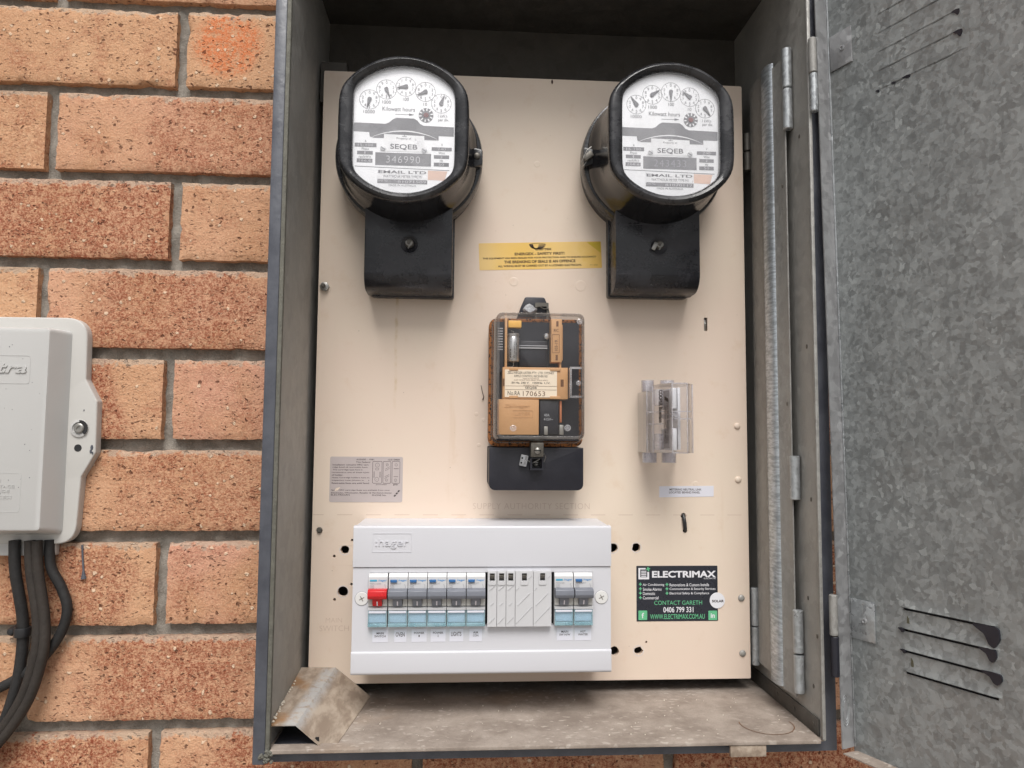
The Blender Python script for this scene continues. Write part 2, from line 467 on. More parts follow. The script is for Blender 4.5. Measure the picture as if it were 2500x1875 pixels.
# stickers
k = NB('yellow_vinyl')
n = k.noise(24, 4, 0.6)
fade = k.noise(11, 3, 0.5)
col = k.mix(k.ramp(fade, 0.35, 0.65), (0.78, 0.50, 0.115), (0.80, 0.56, 0.22))
col = k.mix(k.math('MULTIPLY', k.ramp(n, 0.58, 0.72), 0.5), col, (0.72, 0.46, 0.045))
k.set(Base_Color=col, Roughness=0.4)
M['yellow'] = k.m
M['yellow_ink'] = simple('brown_black_ink', (0.05, 0.028, 0.012), 0.6)
M['foil'] = simple('greyed_foil_sticker', (0.52, 0.455, 0.445), 0.45, 0.15, var=0.08, vs=50)
M['foil_ink'] = simple('foil_print', (0.075, 0.06, 0.06), 0.6)
M['charcoal'] = simple('charcoal_sticker', (0.020, 0.022, 0.032), 0.32, var=0.15)
M['s_white'] = simple('sticker_white', (0.76, 0.76, 0.80), 0.45, var=0.02)
M['s_green'] = simple('sticker_green', (0.130, 0.480, 0.250), 0.45, var=0.05)

# telecom box, cables
M['grey_abs'] = simple('pale_grey_abs', (0.49, 0.485, 0.475), 0.45, var=0.04, vs=14, bump=0.00005, bs=400)
M['grey_abs2'] = simple('pale_grey_abs_aged', (0.505, 0.492, 0.468), 0.5, var=0.05, vs=14)
M['cable'] = simple('black_cable', (0.015, 0.014, 0.014), 0.7, var=0.35, vs=60, bump=0.0004, bs=300)
M['cable_dirty'] = simple('dirty_brown_cable', (0.026, 0.020, 0.016), 0.75, var=0.4, vs=70, bump=0.0005, bs=300)
k = NB('ground_concrete')
n = k.noise(3, 6, 0.6)
k.set(Base_Color=k.mix(n, (0.25, 0.235, 0.21), (0.36, 0.34, 0.31)), Roughness=0.9)
k.bump(k.noise(90, 5), 0.004)
M['ground'] = k.m
M['grit'] = simple('pale_grit', (0.62, 0.56, 0.47), 0.9, var=0.3, vs=400)
M['olive'] = simple('dry_leaf', (0.09, 0.085, 0.055), 0.8)
M['bug'] = simple('dead_insect', (0.05, 0.018, 0.012), 0.6)


# ------------------------------------------------------------------ mesh helpers (all in mm)
class MB:
    def __init__(self):
        self.bm = bmesh.new()

    def _merge(self, tmp):
        me = bpy.data.meshes.new('tmp')
        tmp.to_mesh(me); tmp.free()
        self.bm.from_mesh(me)
        bpy.data.meshes.remove(me)
        return self

    def box(self, x0, x1, y0, y1, z0, z1, bev=0.0, seg=2, mtx=None):
        t = bmesh.new()
        bmesh.ops.create_cube(t, size=1.0)
        for v in t.verts:
            v.co = Vector(((x0 + x1) / 2 + v.co.x * (x1 - x0), (y0 + y1) / 2 + v.co.y * (y1 - y0), (z0 + z1) / 2 + v.co.z * (z1 - z0)))
        if bev:
            bmesh.ops.bevel(t, geom=list(t.edges), offset=bev, segments=seg, profile=0.5, affect='EDGES', clamp_overlap=True)
        if mtx is not None:
            bmesh.ops.transform(t, matrix=mtx, verts=t.verts)
        return self._merge(t)

    def prism(self, poly, a, b, axis='y', bev=0.0, seg=2, bev_ends=None):
        """polygon in the plane across the axis, extruded from a to b.  x: (y,z)  y: (x,z)  z: (x,y)"""
        f = {'x': lambda p, q, c: (c, p, q), 'y': lambda p, q, c: (p, c, q), 'z': lambda p, q, c: (p, q, c)}[axis]
        t = bmesh.new()
        va = [t.verts.new(f(p, q, a)) for p, q in poly]
        vb = [t.verts.new(f(p, q, b)) for p, q in poly]
        fa = t.faces.new(va); fb = t.faces.new(vb[::-1])
        n = len(poly)
        for i in range(n):
            t.faces.new((va[i], vb[i], vb[(i + 1) % n], va[(i + 1) % n]))
        bmesh.ops.recalc_face_normals(t, faces=t.faces)
        if bev:
            if bev_ends == 'a':
                es = list(fa.edges)
            elif bev_ends == 'b':
                es = list(fb.edges)
            elif bev_ends == 'ab':
                es = list(fa.edges) + list(fb.edges)
            else:
                es = list(t.edges)
            bmesh.ops.bevel(t, geom=es, offset=bev, segments=seg, profile=0.5, affect='EDGES', clamp_overlap=True)
        return self._merge(t)

    def loft(self, secs, cap0=True, cap1=True, closed=True):
        rows = [[self.bm.verts.new(p) for p in s] for s in secs]
        for r0, r1 in zip(rows, rows[1:]):
            n = len(r0)
            for i in range(n if closed else n - 1):
                j = (i + 1) % n
                self.bm.faces.new((r0[i], r0[j], r1[j], r1[i]))
        if cap0 and closed: self.bm.faces.new(rows[0][::-1])
        if cap1 and closed: self.bm.faces.new(rows[-1])
        return self

    def lathe(self, cx, cz, prof, seg=32, cap0=True, cap1=True):
        """profile of (radius, y) round an axis along y"""
        secs = []
        for r, y in prof:
            secs.append([(cx + r * math.cos(2 * math.pi * i / seg), y, cz + r * math.sin(2 * math.pi * i / seg)) for i in range(seg)])
        return self.loft(secs, cap0, cap1)

    def lathe_z(self, cx, cy, prof, seg=20):
        return self.loft([[(cx + r * math.cos(2 * math.pi * i / seg), cy + r * math.sin(2 * math.pi * i / seg), z) for i in range(seg)] for r, z in prof])

    def tube(self, pts, r, seg=10, cap=True):
        pts = [Vector(p) for p in pts]
        secs = []
        up = Vector((0, -1, 0.01)).normalized()
        for i, p in enumerate(pts):
            t = (pts[min(i + 1, len(pts) - 1)] - pts[max(i - 1, 0)]).normalized()
            a = t.cross(up)
            if a.length < 1e-4: a = t.cross(Vector((1, 0, 0)))
            a.normalize(); b = a.cross(t)
            rr = r(i / (len(pts) - 1)) if callable(r) else r
            secs.append([p + rr * (math.cos(2 * math.pi * j / seg) * a + math.sin(2 * math.pi * j / seg) * b) for j in range(seg)])
        return self.loft(secs, cap, cap)

    def holed(self, outer, holes, y0, y1, axis='y'):
        """flat plate with real openings"""
        f = {'x': lambda p, q, c: (c, p, q), 'y': lambda p, q, c: (p, c, q), 'z': lambda p, q, c: (p, q, c)}[axis]
        t = bmesh.new()
        layers = []
        for y in (y0, y1):
            loops, es = [], []
            for poly in [outer] + holes:
                vs = [t.verts.new(f(p, q, y)) for p, q in poly]
                loops.append(vs)
                es += [t.edges.new((vs[i], vs[(i + 1) % len(vs)])) for i in range(len(vs))]
            bmesh.ops.triangle_fill(t, use_beauty=True, use_dissolve=False, edges=es)
            layers.append(loops)
        for la, lb in zip(*layers):
            n = len(la)
            for i in range(n):
                t.faces.new((la[i], la[(i + 1) % n], lb[(i + 1) % n], lb[i]))
        bmesh.ops.recalc_face_normals(t, faces=t.faces)
        return self._merge(t)

    def flat(self, poly, y):
        """single sheet facing the viewer, for print"""
        vs = [self.bm.verts.new((p, y, q)) for p, q in poly]
        self.bm.faces.new(vs)
        return self

    def ring(self, cx, cz, r0, r1, y, seg=28):
        a = [self.bm.verts.new((cx + r0 * math.cos(2 * math.pi * i / seg), y, cz + r0 * math.sin(2 * math.pi * i / seg))) for i in range(seg)]
        b = [self.bm.verts.new((cx + r1 * math.cos(2 * math.pi * i / seg), y, cz + r1 * math.sin(2 * math.pi * i / seg))) for i in range(seg)]
        for i in range(seg):
            j = (i + 1) % seg
            self.bm.faces.new((a[i], a[j], b[j], b[i]))
        return self

    def xf(self, fn):
        for v in self.bm.verts:
            v.co = Vector(fn(*v.co))
        return self


ORIG = {}

def thing(name, label, cat, loc, group=None):
    o = bpy.data.objects.new(name, None)
    C.objects.link(o)
    o.empty_display_size = 0.02
    o.location = (loc[0] * S, loc[1] * S, loc[2] * S + ZOFF)
    o['label'] = label
    if cat: o['category'] = cat
    if group: o['group'] = group
    ORIG[o.name] = Vector(loc)
    return o

def build(name, mb, mat, parent=None, loc=None, smooth=32, label=None, cat=None, group=None, kind=None, props=None):
    bm = mb.bm
    bmesh.ops.recalc_face_normals(bm, faces=bm.faces)
    if parent is not None:
        O = ORIG[parent.name]
    else:
        O = Vector(loc) if loc is not None else Vector((0, 0, 0))
    for v in bm.verts:
        v.co = (v.co - O) * S
    me = bpy.data.meshes.new(name)
    bm.to_mesh(me); bm.free()
    me.materials.append(M[mat] if isinstance(mat, str) else mat)
    if smooth:
        me.polygons.foreach_set('use_smooth', [True] * len(me.polygons))
        me.set_sharp_from_angle(angle=R(smooth))
    o = bpy.data.objects.new(name, me)
    C.objects.link(o)
    if parent is not None:
        o.parent = parent
    else:
        o.location = (O.x * S, O.y * S, O.z * S + ZOFF)
    ORIG[o.name] = O
    if label: o['label'] = label
    if cat: o['category'] = cat
    if group: o['group'] = group
    if kind: o['kind'] = kind
    if props:
        for a, v in props.items(): o[a] = v
    return o


def rpoly(pts, r, seg=5):
    """round the corners of a polygon; r a number or one per corner"""
    out = []
    n = len(pts)
    for i in range(n):
        p = Vector(pts[i]); a = Vector(pts[i - 1]); b = Vector(pts[(i + 1) % n])
        rr = r[i] if isinstance(r, (list, tuple)) else r
        if rr <= 0:
            out.append(tuple(p)); continue
        da, db = (a - p).normalized(), (b - p).normalized()
        ang = da.angle(db)
        d = min(rr / math.tan(ang / 2), (a - p).length * 0.49, (b - p).length * 0.49)
        p0, p1 = p + da * d, p + db * d
        for s in range(seg + 1):
            u = s / seg
            out.append(tuple((1 - u) ** 2 * p0 + 2 * u * (1 - u) * p + u * u * p1))
    return out

def rrect(x0, x1, z0, z1, r, seg=5):
    return rpoly([(x0, z0), (x1, z0), (x1, z1), (x0, z1)], r, seg)

def circle(cx, cz, r, seg=18, jit=0.0):
    return [(cx + (r + random.uniform(-jit, jit)) * math.cos(2 * math.pi * i / seg), cz + (r + random.uniform(-jit, jit)) * math.sin(2 * math.pi * i / seg)) for i in range(seg)]

def rot2(x, z, cx, cz, deg):
    c, s = math.cos(R(deg)), math.sin(R(deg))
    return cx + (x - cx) * c - (z - cz) * s, cz + (x - cx) * s + (z - cz) * c


# ------------------------------------------------------------------ lettering: collected, then meshed in one go
TEXTS = []

def T(parent, s, x, z, y, mat, w=None, h=None, rot=0, bold=0.0, ext=0.0, shear=0.0, name='lettering', key=None, xf=None, align='C', spacing=1.0):
    TEXTS.append(dict(parent=parent, s=s, x=x, z=z, y=y, mat=mat, w=w, h=h, rot=rot, bold=bold, ext=ext, shear=shear, name=name, key=key, xf=xf, align=align, spacing=spacing))

def flush_texts():
    obs = []
    for t in TEXTS:
        cu = bpy.data.curves.new('txt', 'FONT')
        cu.body = t['s']; cu.align_x = 'CENTER'; cu.align_y = 'CENTER'
        cu.resolution_u = 3
        cu.fill_mode = 'FRONT' if not t['ext'] else 'BOTH'
        cu.offset = t['bold']; cu.shear = t['shear']; cu.space_character = t['spacing']
        cu.space_line = 0.85
        if t['ext']: cu.extrude = 0.05
        o = bpy.data.objects.new('txt', cu)
        C.objects.link(o); obs.append(o)
    dg = bpy.context.evaluated_depsgraph_get()
    dg.update()
    groups = {}
    for t, o in zip(TEXTS, obs):
        me = bpy.data.meshes.new_from_object(o.evaluated_get(dg))
        co = [v.co.copy() for v in me.vertices]
        if co:
            x0, x1 = min(c.x for c in co), max(c.x for c in co)
            y0, y1 = min(c.y for c in co), max(c.y for c in co)
            sx = t['w'] / max(x1 - x0, 1e-6) if t['w'] else None
            sy = t['h'] / max(y1 - y0, 1e-6) if t['h'] else None
            if sx is None: sx = sy
            if sy is None: sy = sx
            ca, sa = math.cos(R(t['rot'])), math.sin(R(t['rot']))
            ax = {'C': (x0 + x1) / 2, 'L': x0, 'R': x1}[t['align']]
            key = (t['parent'].name, t['mat'], t['key'] or t['name'])
            g = groups.setdefault(key, (MB(), t))
            vs = []
            for c in co:
                a, b = (c.x - ax) * sx, (c.y - (y0 + y1) / 2) * sy
                yy = t['y'] - (t['ext'] if c.z > 0.02 else 0.0) + (0.15 if (t['ext'] and c.z < -0.02) else 0.0)
                p = (t['x'] + a * ca - b * sa, yy, t['z'] + a * sa + b * ca)
                if t['xf']: p = t['xf'](*p)
                vs.append(g[0].bm.verts.new(p))
            for f in me.polygons:
                try:
                    g[0].bm.faces.new([vs[i] for i in f.vertices])
                except ValueError:
                    pass
        bpy.data.meshes.remove(me)
        cu = o.data
        bpy.data.objects.remove(o); bpy.data.curves.remove(cu)
    for (pn, mat, key), (mb, t) in groups.items():
        build(t['name'], mb, mat, t['parent'], smooth=0)


# ================================================================== GROUND
mb = MB()
g = 40000
mb.bm.faces.new([mb.bm.verts.new(p) for p in ((-g, -g, -1950), (g, -g, -1950), (g, g, -1950), (-g, g, -1950))])
build('ground', mb, 'ground', loc=(0, 0, -1950), kind='structure', label='pale concrete ground in front of the brick wall')

# ================================================================== BRICK WALL
BOX_L, BOX_R, BOX_B, BOX_T = 109.0, 614.5, -689.5, 72.0     # outer edges of the steel box
wall = thing('brick_wall', 'tan and red-brown speckled brick wall with raked grey mortar joints around the steel box', 'wall', (350, 0, -1950))

FLASH = {   # (row, left edge of the brick): burnt patch centre, half width, strength, orange, tint
    (-1, -120): (0, 60, 0.1, 0, 0.3),
    (0, -240): (-220, 60, 0.35, 0, 0.0), (0, 0): (44, 33, 1.25, 1.0, 0.0),
    (1, -120): (40, 75, 0.62, 0, 0.55), (1, -360): (-150, 50, 0.3, 0, 0.0),
    (2, -240): (-95, 125, 0.85, 0, 0.3), (2, 0): (60, 60, 0.12, 0, 0.25),
    (3, -120): (5, 85, 0.78, 0, 0.5), (3, -360): (-240, 60, 0.2, 0, 0.0),
    (4, -240): (-88, 48, 0.95, 0, 0.2), (4, 0): (60, 50, 0.15, 0, 0.9),
    (5, -120): (40, 90, 0.55, 0, 0.25), (5, -360): (-200, 60, 0.5, 0, 0.2),
    (6, -240): (-88, 55, 0.75, 0, 0.1), (6, 0): (80, 40, 0.10, 0, 1.0),
    (7, -120): (10, 75, 0.85, 0, 0.3), (7, -360): (-160, 40, 0.1, 0, 0.0),
    (8, -240): (-92, 60, 0.95, 0, 0.1), (8, 0): (100, 75, 0.9, 0, 0.2), (8, 240): (330, 140, 0.8, 0, 0.3), (8, 480): (560, 140, 1.0, 0, 0.3),
}

def brick_mesh(x0, x1, z0, z1, fine):
    mb = MB()
    bm = mb.bm
    sd = random.uniform(0, 500)
    st = 4.5 if fine else 40.0
    nx, nz = max(2, int((x1 - x0) / st)), max(2, int((z1 - z0) / (st * 1.1)))
    if not fine: nz = 2
    tilt = random.uniform(-0.6, 0.6)
    grid = []
    for j in range(nz + 1):
        row = []
        for i in range(nx + 1):
            u, w = i / nx, j / nz
            x, z = x0 + (x1 - x0) * u, z0 + (z1 - z0) * w
            e = min(u * (x1 - x0), (1 - u) * (x1 - x0), w * (z1 - z0), (1 - w) * (z1 - z0))
            y = tilt * (u - 0.5)
            if fine:
                n = noise.noise(Vector((x * 0.09 + sd, z * 0.09, 3.1)))
                n2 = noise.noise(Vector((x * 0.30 + sd, z * 0.30, 7.7)))
                y += n * 0.35
                if e < 0.1:                       # worn arris
                    y += 1.1 + max(0, n2) * 1.8
                    chip = max(0.0, noise.noise(Vector((x * 0.05 + sd, z * 0.05, 1.3))) - 0.30) * 5.0
                    dx = (0.5 - u) * 2 if i in (0, nx) else 0
                    dz = (0.5 - w) * 2 if j in (0, nz) else 0
                    n3 = noise.noise(Vector((x * 0.9 + sd, z * 0.9, 4.4)))
                    amt = 0.35 + max(-0.3, n2) * 1.1 + n3 * 0.5 + chip * 1.0
                    x += dx * amt; z += dz * amt; y += chip
            else:
                if e < 0.1: y += 1.0
            row.append(bm.verts.new((x, y, z)))
        grid.append(row)
    for j in range(nz):
        for i in range(nx):
            bm.faces.new((grid[j][i], grid[j][i + 1], grid[j + 1][i + 1], grid[j + 1][i]))
    loop = grid[0] + [r[-1] for r in grid[1:]] + grid[-1][-2::-1] + [r[0] for r in grid[-2:0:-1]]
    back = [bm.verts.new((v.co.x, 26.0, v.co.z)) for v in loop]
    n = len(loop)
    for i in range(n):
        bm.faces.new((loop[i], loop[(i + 1) % n], back[(i + 1) % n], back[i]))
    return mb

def spans(x0, x1, z0, z1):
    """cut a brick where the steel box stands in the wall"""
    if z1 < BOX_B + 3 or z0 > BOX_T: return [(x0, x1)]
    out = []
    if x0 < BOX_L: out.append((x0, min(x1, BOX_L - 1)))
    if x1 > BOX_R: out.append((max(x0, BOX_R + 1), x1))
    return [(a, b) for a, b in out if b - a > 6]

far = MB()
for row in range(-12, 22):
    zt = -86.0 * row
    zb = zt - 76.0
    if zb < -1950: continue
    first = (0 if row % 2 == 0 else -120) - 240 * 12
    for i in range(26):
        a = first + 240 * i
        x0, x1 = a + 5, a + 235
        near = -640 < a < 1150 and -5 <= row <= 16
        for (p, q) in spans(x0, x1, zb, zt):
            if near:
                fine = (-260 < p < 115 and -2 <= row <= 9) or (row in (8, 9) and -130 < p < 760) or (550 < p < 800 and -2 <= row <= 9)
                jz = random.uniform(-0.8, 0.8) if fine else 0
                fx = FLASH.get((row, a))
                if fx is None:
                    fx = (p + random.uniform(0.1, 0.9) * (q - p), random.uniform(40, 110), random.choice((0.1, 0.5, 0.8, 0.9)), 0, random.random() * 0.7)
                build('brick', brick_mesh(p + random.uniform(-.6, .6), q + random.uniform(-.6, .6) if q == x1 else q, zb + jz, zt + jz, fine), 'brick', wall, smooth=50,
                      props=dict(flash_x=fx[0] * S, flash_w=fx[1] * S, flash_a=float(fx[2]), flash_o=float(fx[3]), tint=float(fx[4]), flash_z=ZOFF - 0.031, flash_h=0.036 if fx[3] else 50.0, flash_j=0.03 if fx[3] else 0.12, top_z=ZOFF + zt * S))
            else:
                far.box(p, q, 0, 26, zb, zt)
fb = build('brickwork', far, 'brick', wall, smooth=0, kind='stuff', props=dict(flash_x=0.0, flash_w=0.1, flash_a=0.0, flash_o=0.0, tint=0.3, flash_z=0.0, flash_h=50.0, flash_j=0.1, top_z=50.0))

mb = MB()
def mortar_sheet(x0, x1, z0, z1, st):
    nx, nz = max(1, int((x1 - x0) / st)), max(1, int((z1 - z0) / st))
    g = [[mb.bm.verts.new((x0 + (x1 - x0) * i / nx, 9.5 + (noise.noise(Vector((x0 + (x1 - x0) * i / nx, 0, z0 + (z1 - z0) * j / nz)) * 0.07) * 3.0 + noise.noise(Vector((x0 + (x1 - x0) * i / nx, 9, z0 + (z1 - z0) * j / nz)) * 0.3) * 1.2 if st < 20 else 0), z0 + (z1 - z0) * j / nz)) for i in range(nx + 1)] for j in range(nz + 1)]
    for j in range(nz):
        for i in range(nx):
            mb.bm.faces.new((g[j][i], g[j][i + 1], g[j + 1][i + 1], g[j + 1][i]))
mortar_sheet(-240, BOX_L, -800, 90, 5.0)
mortar_sheet(BOX_L, 700, -800, BOX_B, 5.0)
mortar_sheet(-2900, -240, -1950, 1100, 4000)
mortar_sheet(-240, BOX_L, 90, 1100, 4000)
mortar_sheet(-240, BOX_L, -1950, -800, 4000)
mortar_sheet(BOX_L, 700, -1950, -800, 4000)
mortar_sheet(700, 3300, -1950, 1100, 4000)
mortar_sheet(BOX_R, 700, BOX_B, 1100, 4000)
mortar_sheet(BOX_L, BOX_R, BOX_T, 1100, 4000)
build('mortar', mb, 'mortar', wall, smooth=60)
# dark drip of paint that ran down one brick
mb = MB()
mb.tube([(-71.5, -0.4, -518), (-70.4, -0.6, -530), (-69.2, -0.6, -541), (-68.6, -0.6, -549)], lambda u: 0.9 + (1.6 * max(0, u - 0.75) / 0.25), 8)
build('paint_drip', mb, 'navy', wall)

# ================================================================== STEEL METER BOX
box = thing('meter_box', 'galvanised steel meter box with navy painted frame set into the brick wall, door swung open', 'meter box', (358, 0, -687))
YF = -75.0
build('side_wall', MB().box(119.6, 121.0, YF + 1, 112, -677, 57), 'galv_wall', box)
build('side_wall', MB().box(596.0, 597.4, YF + 1, 112, -677, 57), 'galv_wall', box)
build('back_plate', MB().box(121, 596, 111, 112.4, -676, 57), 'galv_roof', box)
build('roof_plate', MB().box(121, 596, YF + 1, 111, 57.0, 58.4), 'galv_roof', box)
fl = build('floor_plate', MB().holed([(121, YF + 2), (596, YF + 2), (596, 111), (121, 111)], [rrect(122.5, 160, -61, 44, 2, 2)], -677.6, -676.2, 'z'), 'dust_floor', box, smooth=0)
build('dark_well', MB().box(121.5, 161, -62, 45, -686, -684), 'black', box)  # black sheet added below a floor opening to darken the space under the deflector
# raised front bead of the floor
build('floor_lip', MB().prism(rpoly([(YF - 1.5, -678.4), (YF - 1.5, -675.2), (YF + 10, -674.6), (YF + 12, -676.1), (YF + 12, -678.4)], [0.6, 0.8, 0.8, 0, 0], 3), 124, 592, 'x'), 'dust_floor', box)
# the front frame: painted hollow section
build('frame_stile', MB().box(BOX_L, 119.4, YF, 24, -687.5, 72, 1.2), 'navy', box)
build('frame_stile', MB().box(597.6, 614.5, YF + 14, 24, -691, 72, 1.2), 'navy', box)
build('frame_rail', MB().box(119.5, 597.5, YF + 10, 24, -689.5, -678.6, 1.0), 'navy', box)
build('frame_rail', MB().box(119.5, 597.5, YF + 2.5, 24, 58.6, 72, 1.0), 'navy', box)
# inner lips left where the sheet is folded
mb = MB()
mb.box(119.5, 123.2, YF - 0.8, YF + 4, -676, 57, 0.8)
build('seal_strip', mb, 'seal', box)
build('seal_strip', MB().box(594.2, 597.4, YF - 0.6, YF + 3, -676, 57, 0.7), 'galv_post', box)
# mould and torn sealant in the corner
mb = MB()
for i in range(26):
    x, z = random.uniform(115, 125), -680 + random.uniform(-5, 4)
    mb.lathe(x, z, [(0.2, YF - 2.4), (random.uniform(0.8, 1.9), YF - 1.4), (random.uniform(1, 2), YF + 1)], 6)
build('sealant', mb, 'seal', box, kind='stuff')
build('catch_tab', MB().box(512.5, 544, YF - 0.5, YF + 3, -688.5, -678.8, 0.5), 'brown_sheet', box)
# upstand of the floor pan along the right wall
build('upstand', MB().box(594.2, 595.8, YF + 8, 111, -676, -661, 0.4), 'galv_roof', box)
for yy, zz in ((-58, -668), (-20, -668.5), (18, -668)):
    build('rivet', MB().loft([[(xx, yy + 1.8 * math.cos(a * math.pi / 5), zz + 1.8 * math.sin(a * math.pi / 5)) for a in range(10)] for xx in (594.15, 593.7)]), 'dark_steel', box)
# knock-out rings stamped in the floor
mb = MB()
def floor_arc(cx, cy, rx, ry, a0, a1, w=0.7, dz=0.35):
    n = 30
    for i in range(n):
        p = []
        for t in (i / n, (i + 1) / n):
            a = R(a0 + (a1 - a0) * t)
            for rr in (-w, w):
                p.append((cx + (rx + rr) * math.cos(a), cy + (ry + rr) * math.sin(a), -676.2 + dz))
        vs = [mb.bm.verts.new(q) for q in (p[0], p[1], p[3], p[2])]
        mb.bm.faces.new(vs)
floor_arc(560, -37, 24, 24, 165, 372, 0.4)

build('knockout', mb, 'tan_dark', box)
# deflector sheet in the lower left corner
f0 = [(121.2, -657.6), (142.5, -657.6), (163.5, -675.4), (176, -675.6)]
f1 = [(121.2, -646.2), (155, -646.8), (173, -661.2), (190, -675.4)]
mb = MB()
def slab(prof0, y0, prof1, y1, th):
    a = [(x, y0, z) for x, z in prof0] + [(x, y0, z - th) for x, z in prof0[::-1]]
    b = [(x, y1, z) for x, z in prof1] + [(x, y1, z - th) for x, z in prof1[::-1]]
    mb.loft([a, b])
slab(f0, YF + 6, f1, 49.4, 0.9)
dfl = build('deflector', mb, 'brown_sheet', box, smooth=25)
build('deflector_slot', MB().box(158.5, 161.5, -66, -64.5, -672.5, -669.5), 'black', dfl)
mb = MB()
for i in range(22):
    u = random.random()
    x = 121.4 + random.uniform(0, 2.0)
    yy = -69 + u * 90
    zz = -657 + (yy + 69) / 118 * 11
    r = random.uniform(0.5, 1.5)
    mb.lathe(x, zz, [(0.1, yy - r), (r, yy), (0.1, yy + r)], 6)
build('grit', mb, 'grit', dfl, kind='stuff')
mb = MB()
for i in range(60):
    x, yy = random.uniform(180, 590), random.uniform(-70, 40)
    r = random.uniform(0.2, 0.75)
    mb.lathe(x, -676.0 + r * 0.3, [(0.1, yy - r), (r, yy), (0.1, yy + r)], 5)
build('grit', mb, 'grit', box, kind='stuff')

# hinged post between the right wall and the panel
post_prof = [(588.4, 49), (587.6, 30), (587.6, 12), (586.5, 9.5), (583.6, 7), (582.4, 2), (582.3, -6), (583.4, -12), (586.2, -15.5), (587.6, -18), (588.6, -37)]
hp = thing('hinge_post', 'folded galvanised hinge post with bright chattered ridge beside the cream panel', 'hinge post', (588, 0, -650))
def profile_sheet(pts, z0, z1, th):
    mb = MB()
    mb.prism([(x, y) for x, y in pts] + [(x + th, y) for x, y in pts[::-1]], z0, z1, 'z')
    return mb
build('leaf', profile_sheet(post_prof[:4], -646, -34, 1.3), 'galv_post', hp)
build('ridge', profile_sheet(post_prof[3:9], -650, -37, 1.2), 'zinc_ridge', hp, smooth=60)
build('leaf', profile_sheet(post_prof[8:], -652, -42, 1.3), 'galv_post', hp)
def barrel(parent, x, y, z0, z1, r=4.2, mat='galv_hinge', name='hinge_barrel'):
    return build(name, MB().lathe_z(x, y, [(r * 0.8, z0), (r, z0 + 0.7), (r, z1 - 0.7), (r * 0.8, z1)], 18), mat, parent, smooth=40)
for z0, z1 in ((-74.6, -35), (-116, -75.6), (-472, -431), (-612, -573), (-648, -613.4)):
    barrel(hp, 590.6, -39.5, z0, z1, 4.6)
for z0, z1 in ((-610, -571), (-650, -611), (-102, -82), (-124, -103)):
    barrel(hp, 586.2, 52, z0, z1, 4.2, 'galv_hinge' if z0 < -200 else 'dark_steel')
for yy, zz, xx in ((-52, -128, 596), (-58, -330, 596), (-60, -470, 596), (-50, -560, 596), (-57, -636, 596), (-33, -170, 587), (-34, -382, 587), (-66, -590, 596)):
    build('rust_spot', MB().loft([[(x, yy + 1.3 * math.cos(a * math.pi / 5), zz + 2.0 * math.sin(a * math.pi / 5)) for a in range(10)] for x in (xx - 0.1, xx - 0.5)]), 'dark_steel', box)

# ------------------------------------------------------------------ the open door (part of the box)
PHI, ROLL, TD = 67.0, 0.9, 15.5
LIP = (607.5, -75.0)
def DP(u, t, z):
    """door coordinates: u from the hinge edge outwards, t away from the inner side, z up"""
    a = R(ROLL)
    u2 = u * math.cos(a) - (z + 412) * math.sin(a)
    z2 = -412 + (z + 412) * math.cos(a) + u * math.sin(a)
    c, s = math.cos(R(PHI)), math.sin(R(PHI))
    return (LIP[0] + u2 * c + t * s, LIP[1] - u2 * s + t * c, z2)
DZ0, DZ1, DU = -686.0, 66.0, 486.0
lz = [(-111, 1), (-94, 1), (-77, 1), (-60, 1), (-43, 1), (-554.5, 0), (-571.5, 0), (-588.5, 0), (-605.5, 0)]
holes = []
for z, up in lz:
    if up:
        a_ = random.uniform(56, 70)
        holes += [rrect(a_, a_ + random.uniform(10, 20), z - 0.15, z + 0.2, 0.1, 2), rrect(102, 102 + random.uniform(6, 18), z - 0.15, z + 0.25, 0.1, 2)]
    else:
        holes.append(rrect(53, 126, z - 1.3, z + 1.2, 0.2, 2))
door = build('door', MB().holed([(0, DZ0), (DU, DZ0), (DU, DZ1), (0, DZ1)], holes, TD, TD + 1.1).xf(DP), 'galv_door', box, smooth=0)
for z, up in lz:
    mb = MB()
    nu, ns = 14, 6
    g = []
    for j in range(ns + 1):
        s = j / ns
        row = []
        for i in range(nu + 1):
            u = i / nu
            end = min(1.0, u / 0.07, (1 - u) / 0.07)
            end = math.sin(end * math.pi / 2)
            row.append(mb.bm.verts.new((50.5 + 78 * u, TD - 0.02 - (0.35 if up else 1.5) * end * s ** 2.2, z + 10.5 - 9.5 * s)))
        g.append(row)
    for j in range(ns):
        for i in range(nu):
            mb.bm.faces.new((g[j][i], g[j][i + 1], g[j + 1][i + 1], g[j + 1][i]))
    build('louvre', mb.xf(DP), 'galv_door', door, smooth=60)
for g0, g1 in ((-116, -36), (-611, -545)):
    build('dark_backing', MB().box(48, 131, TD + 2.5, TD + 3.0, g0, g1).xf(DP), 'black_plastic', door)  # black sheet added behind the louvres so the slots read dark
# folded returns round the door
build('return_flange', MB().box(0, 1.1, 0, TD - 0.05, DZ0 + 4, DZ1 - 1.5).xf(DP), 'galv_edge', door)
build('return_flange', MB().prism([(1.4, 0), (DU, 0), (DU, TD - 0.05), (3.0, TD - 0.05)], DZ0, DZ0 + 1.1, 'z').xf(DP), 'dust_floor', door)
build('return_flange', MB().box(DU - 1.1, DU, 0, TD - 0.05, DZ0 + 1.2, DZ1 - 1.5).xf(DP), 'galv_edge', door)
build('return_flange', MB().box(0, DU, 0, TD - 0.05, DZ1 - 1.2, DZ1).xf(DP), 'galv_edge', door)
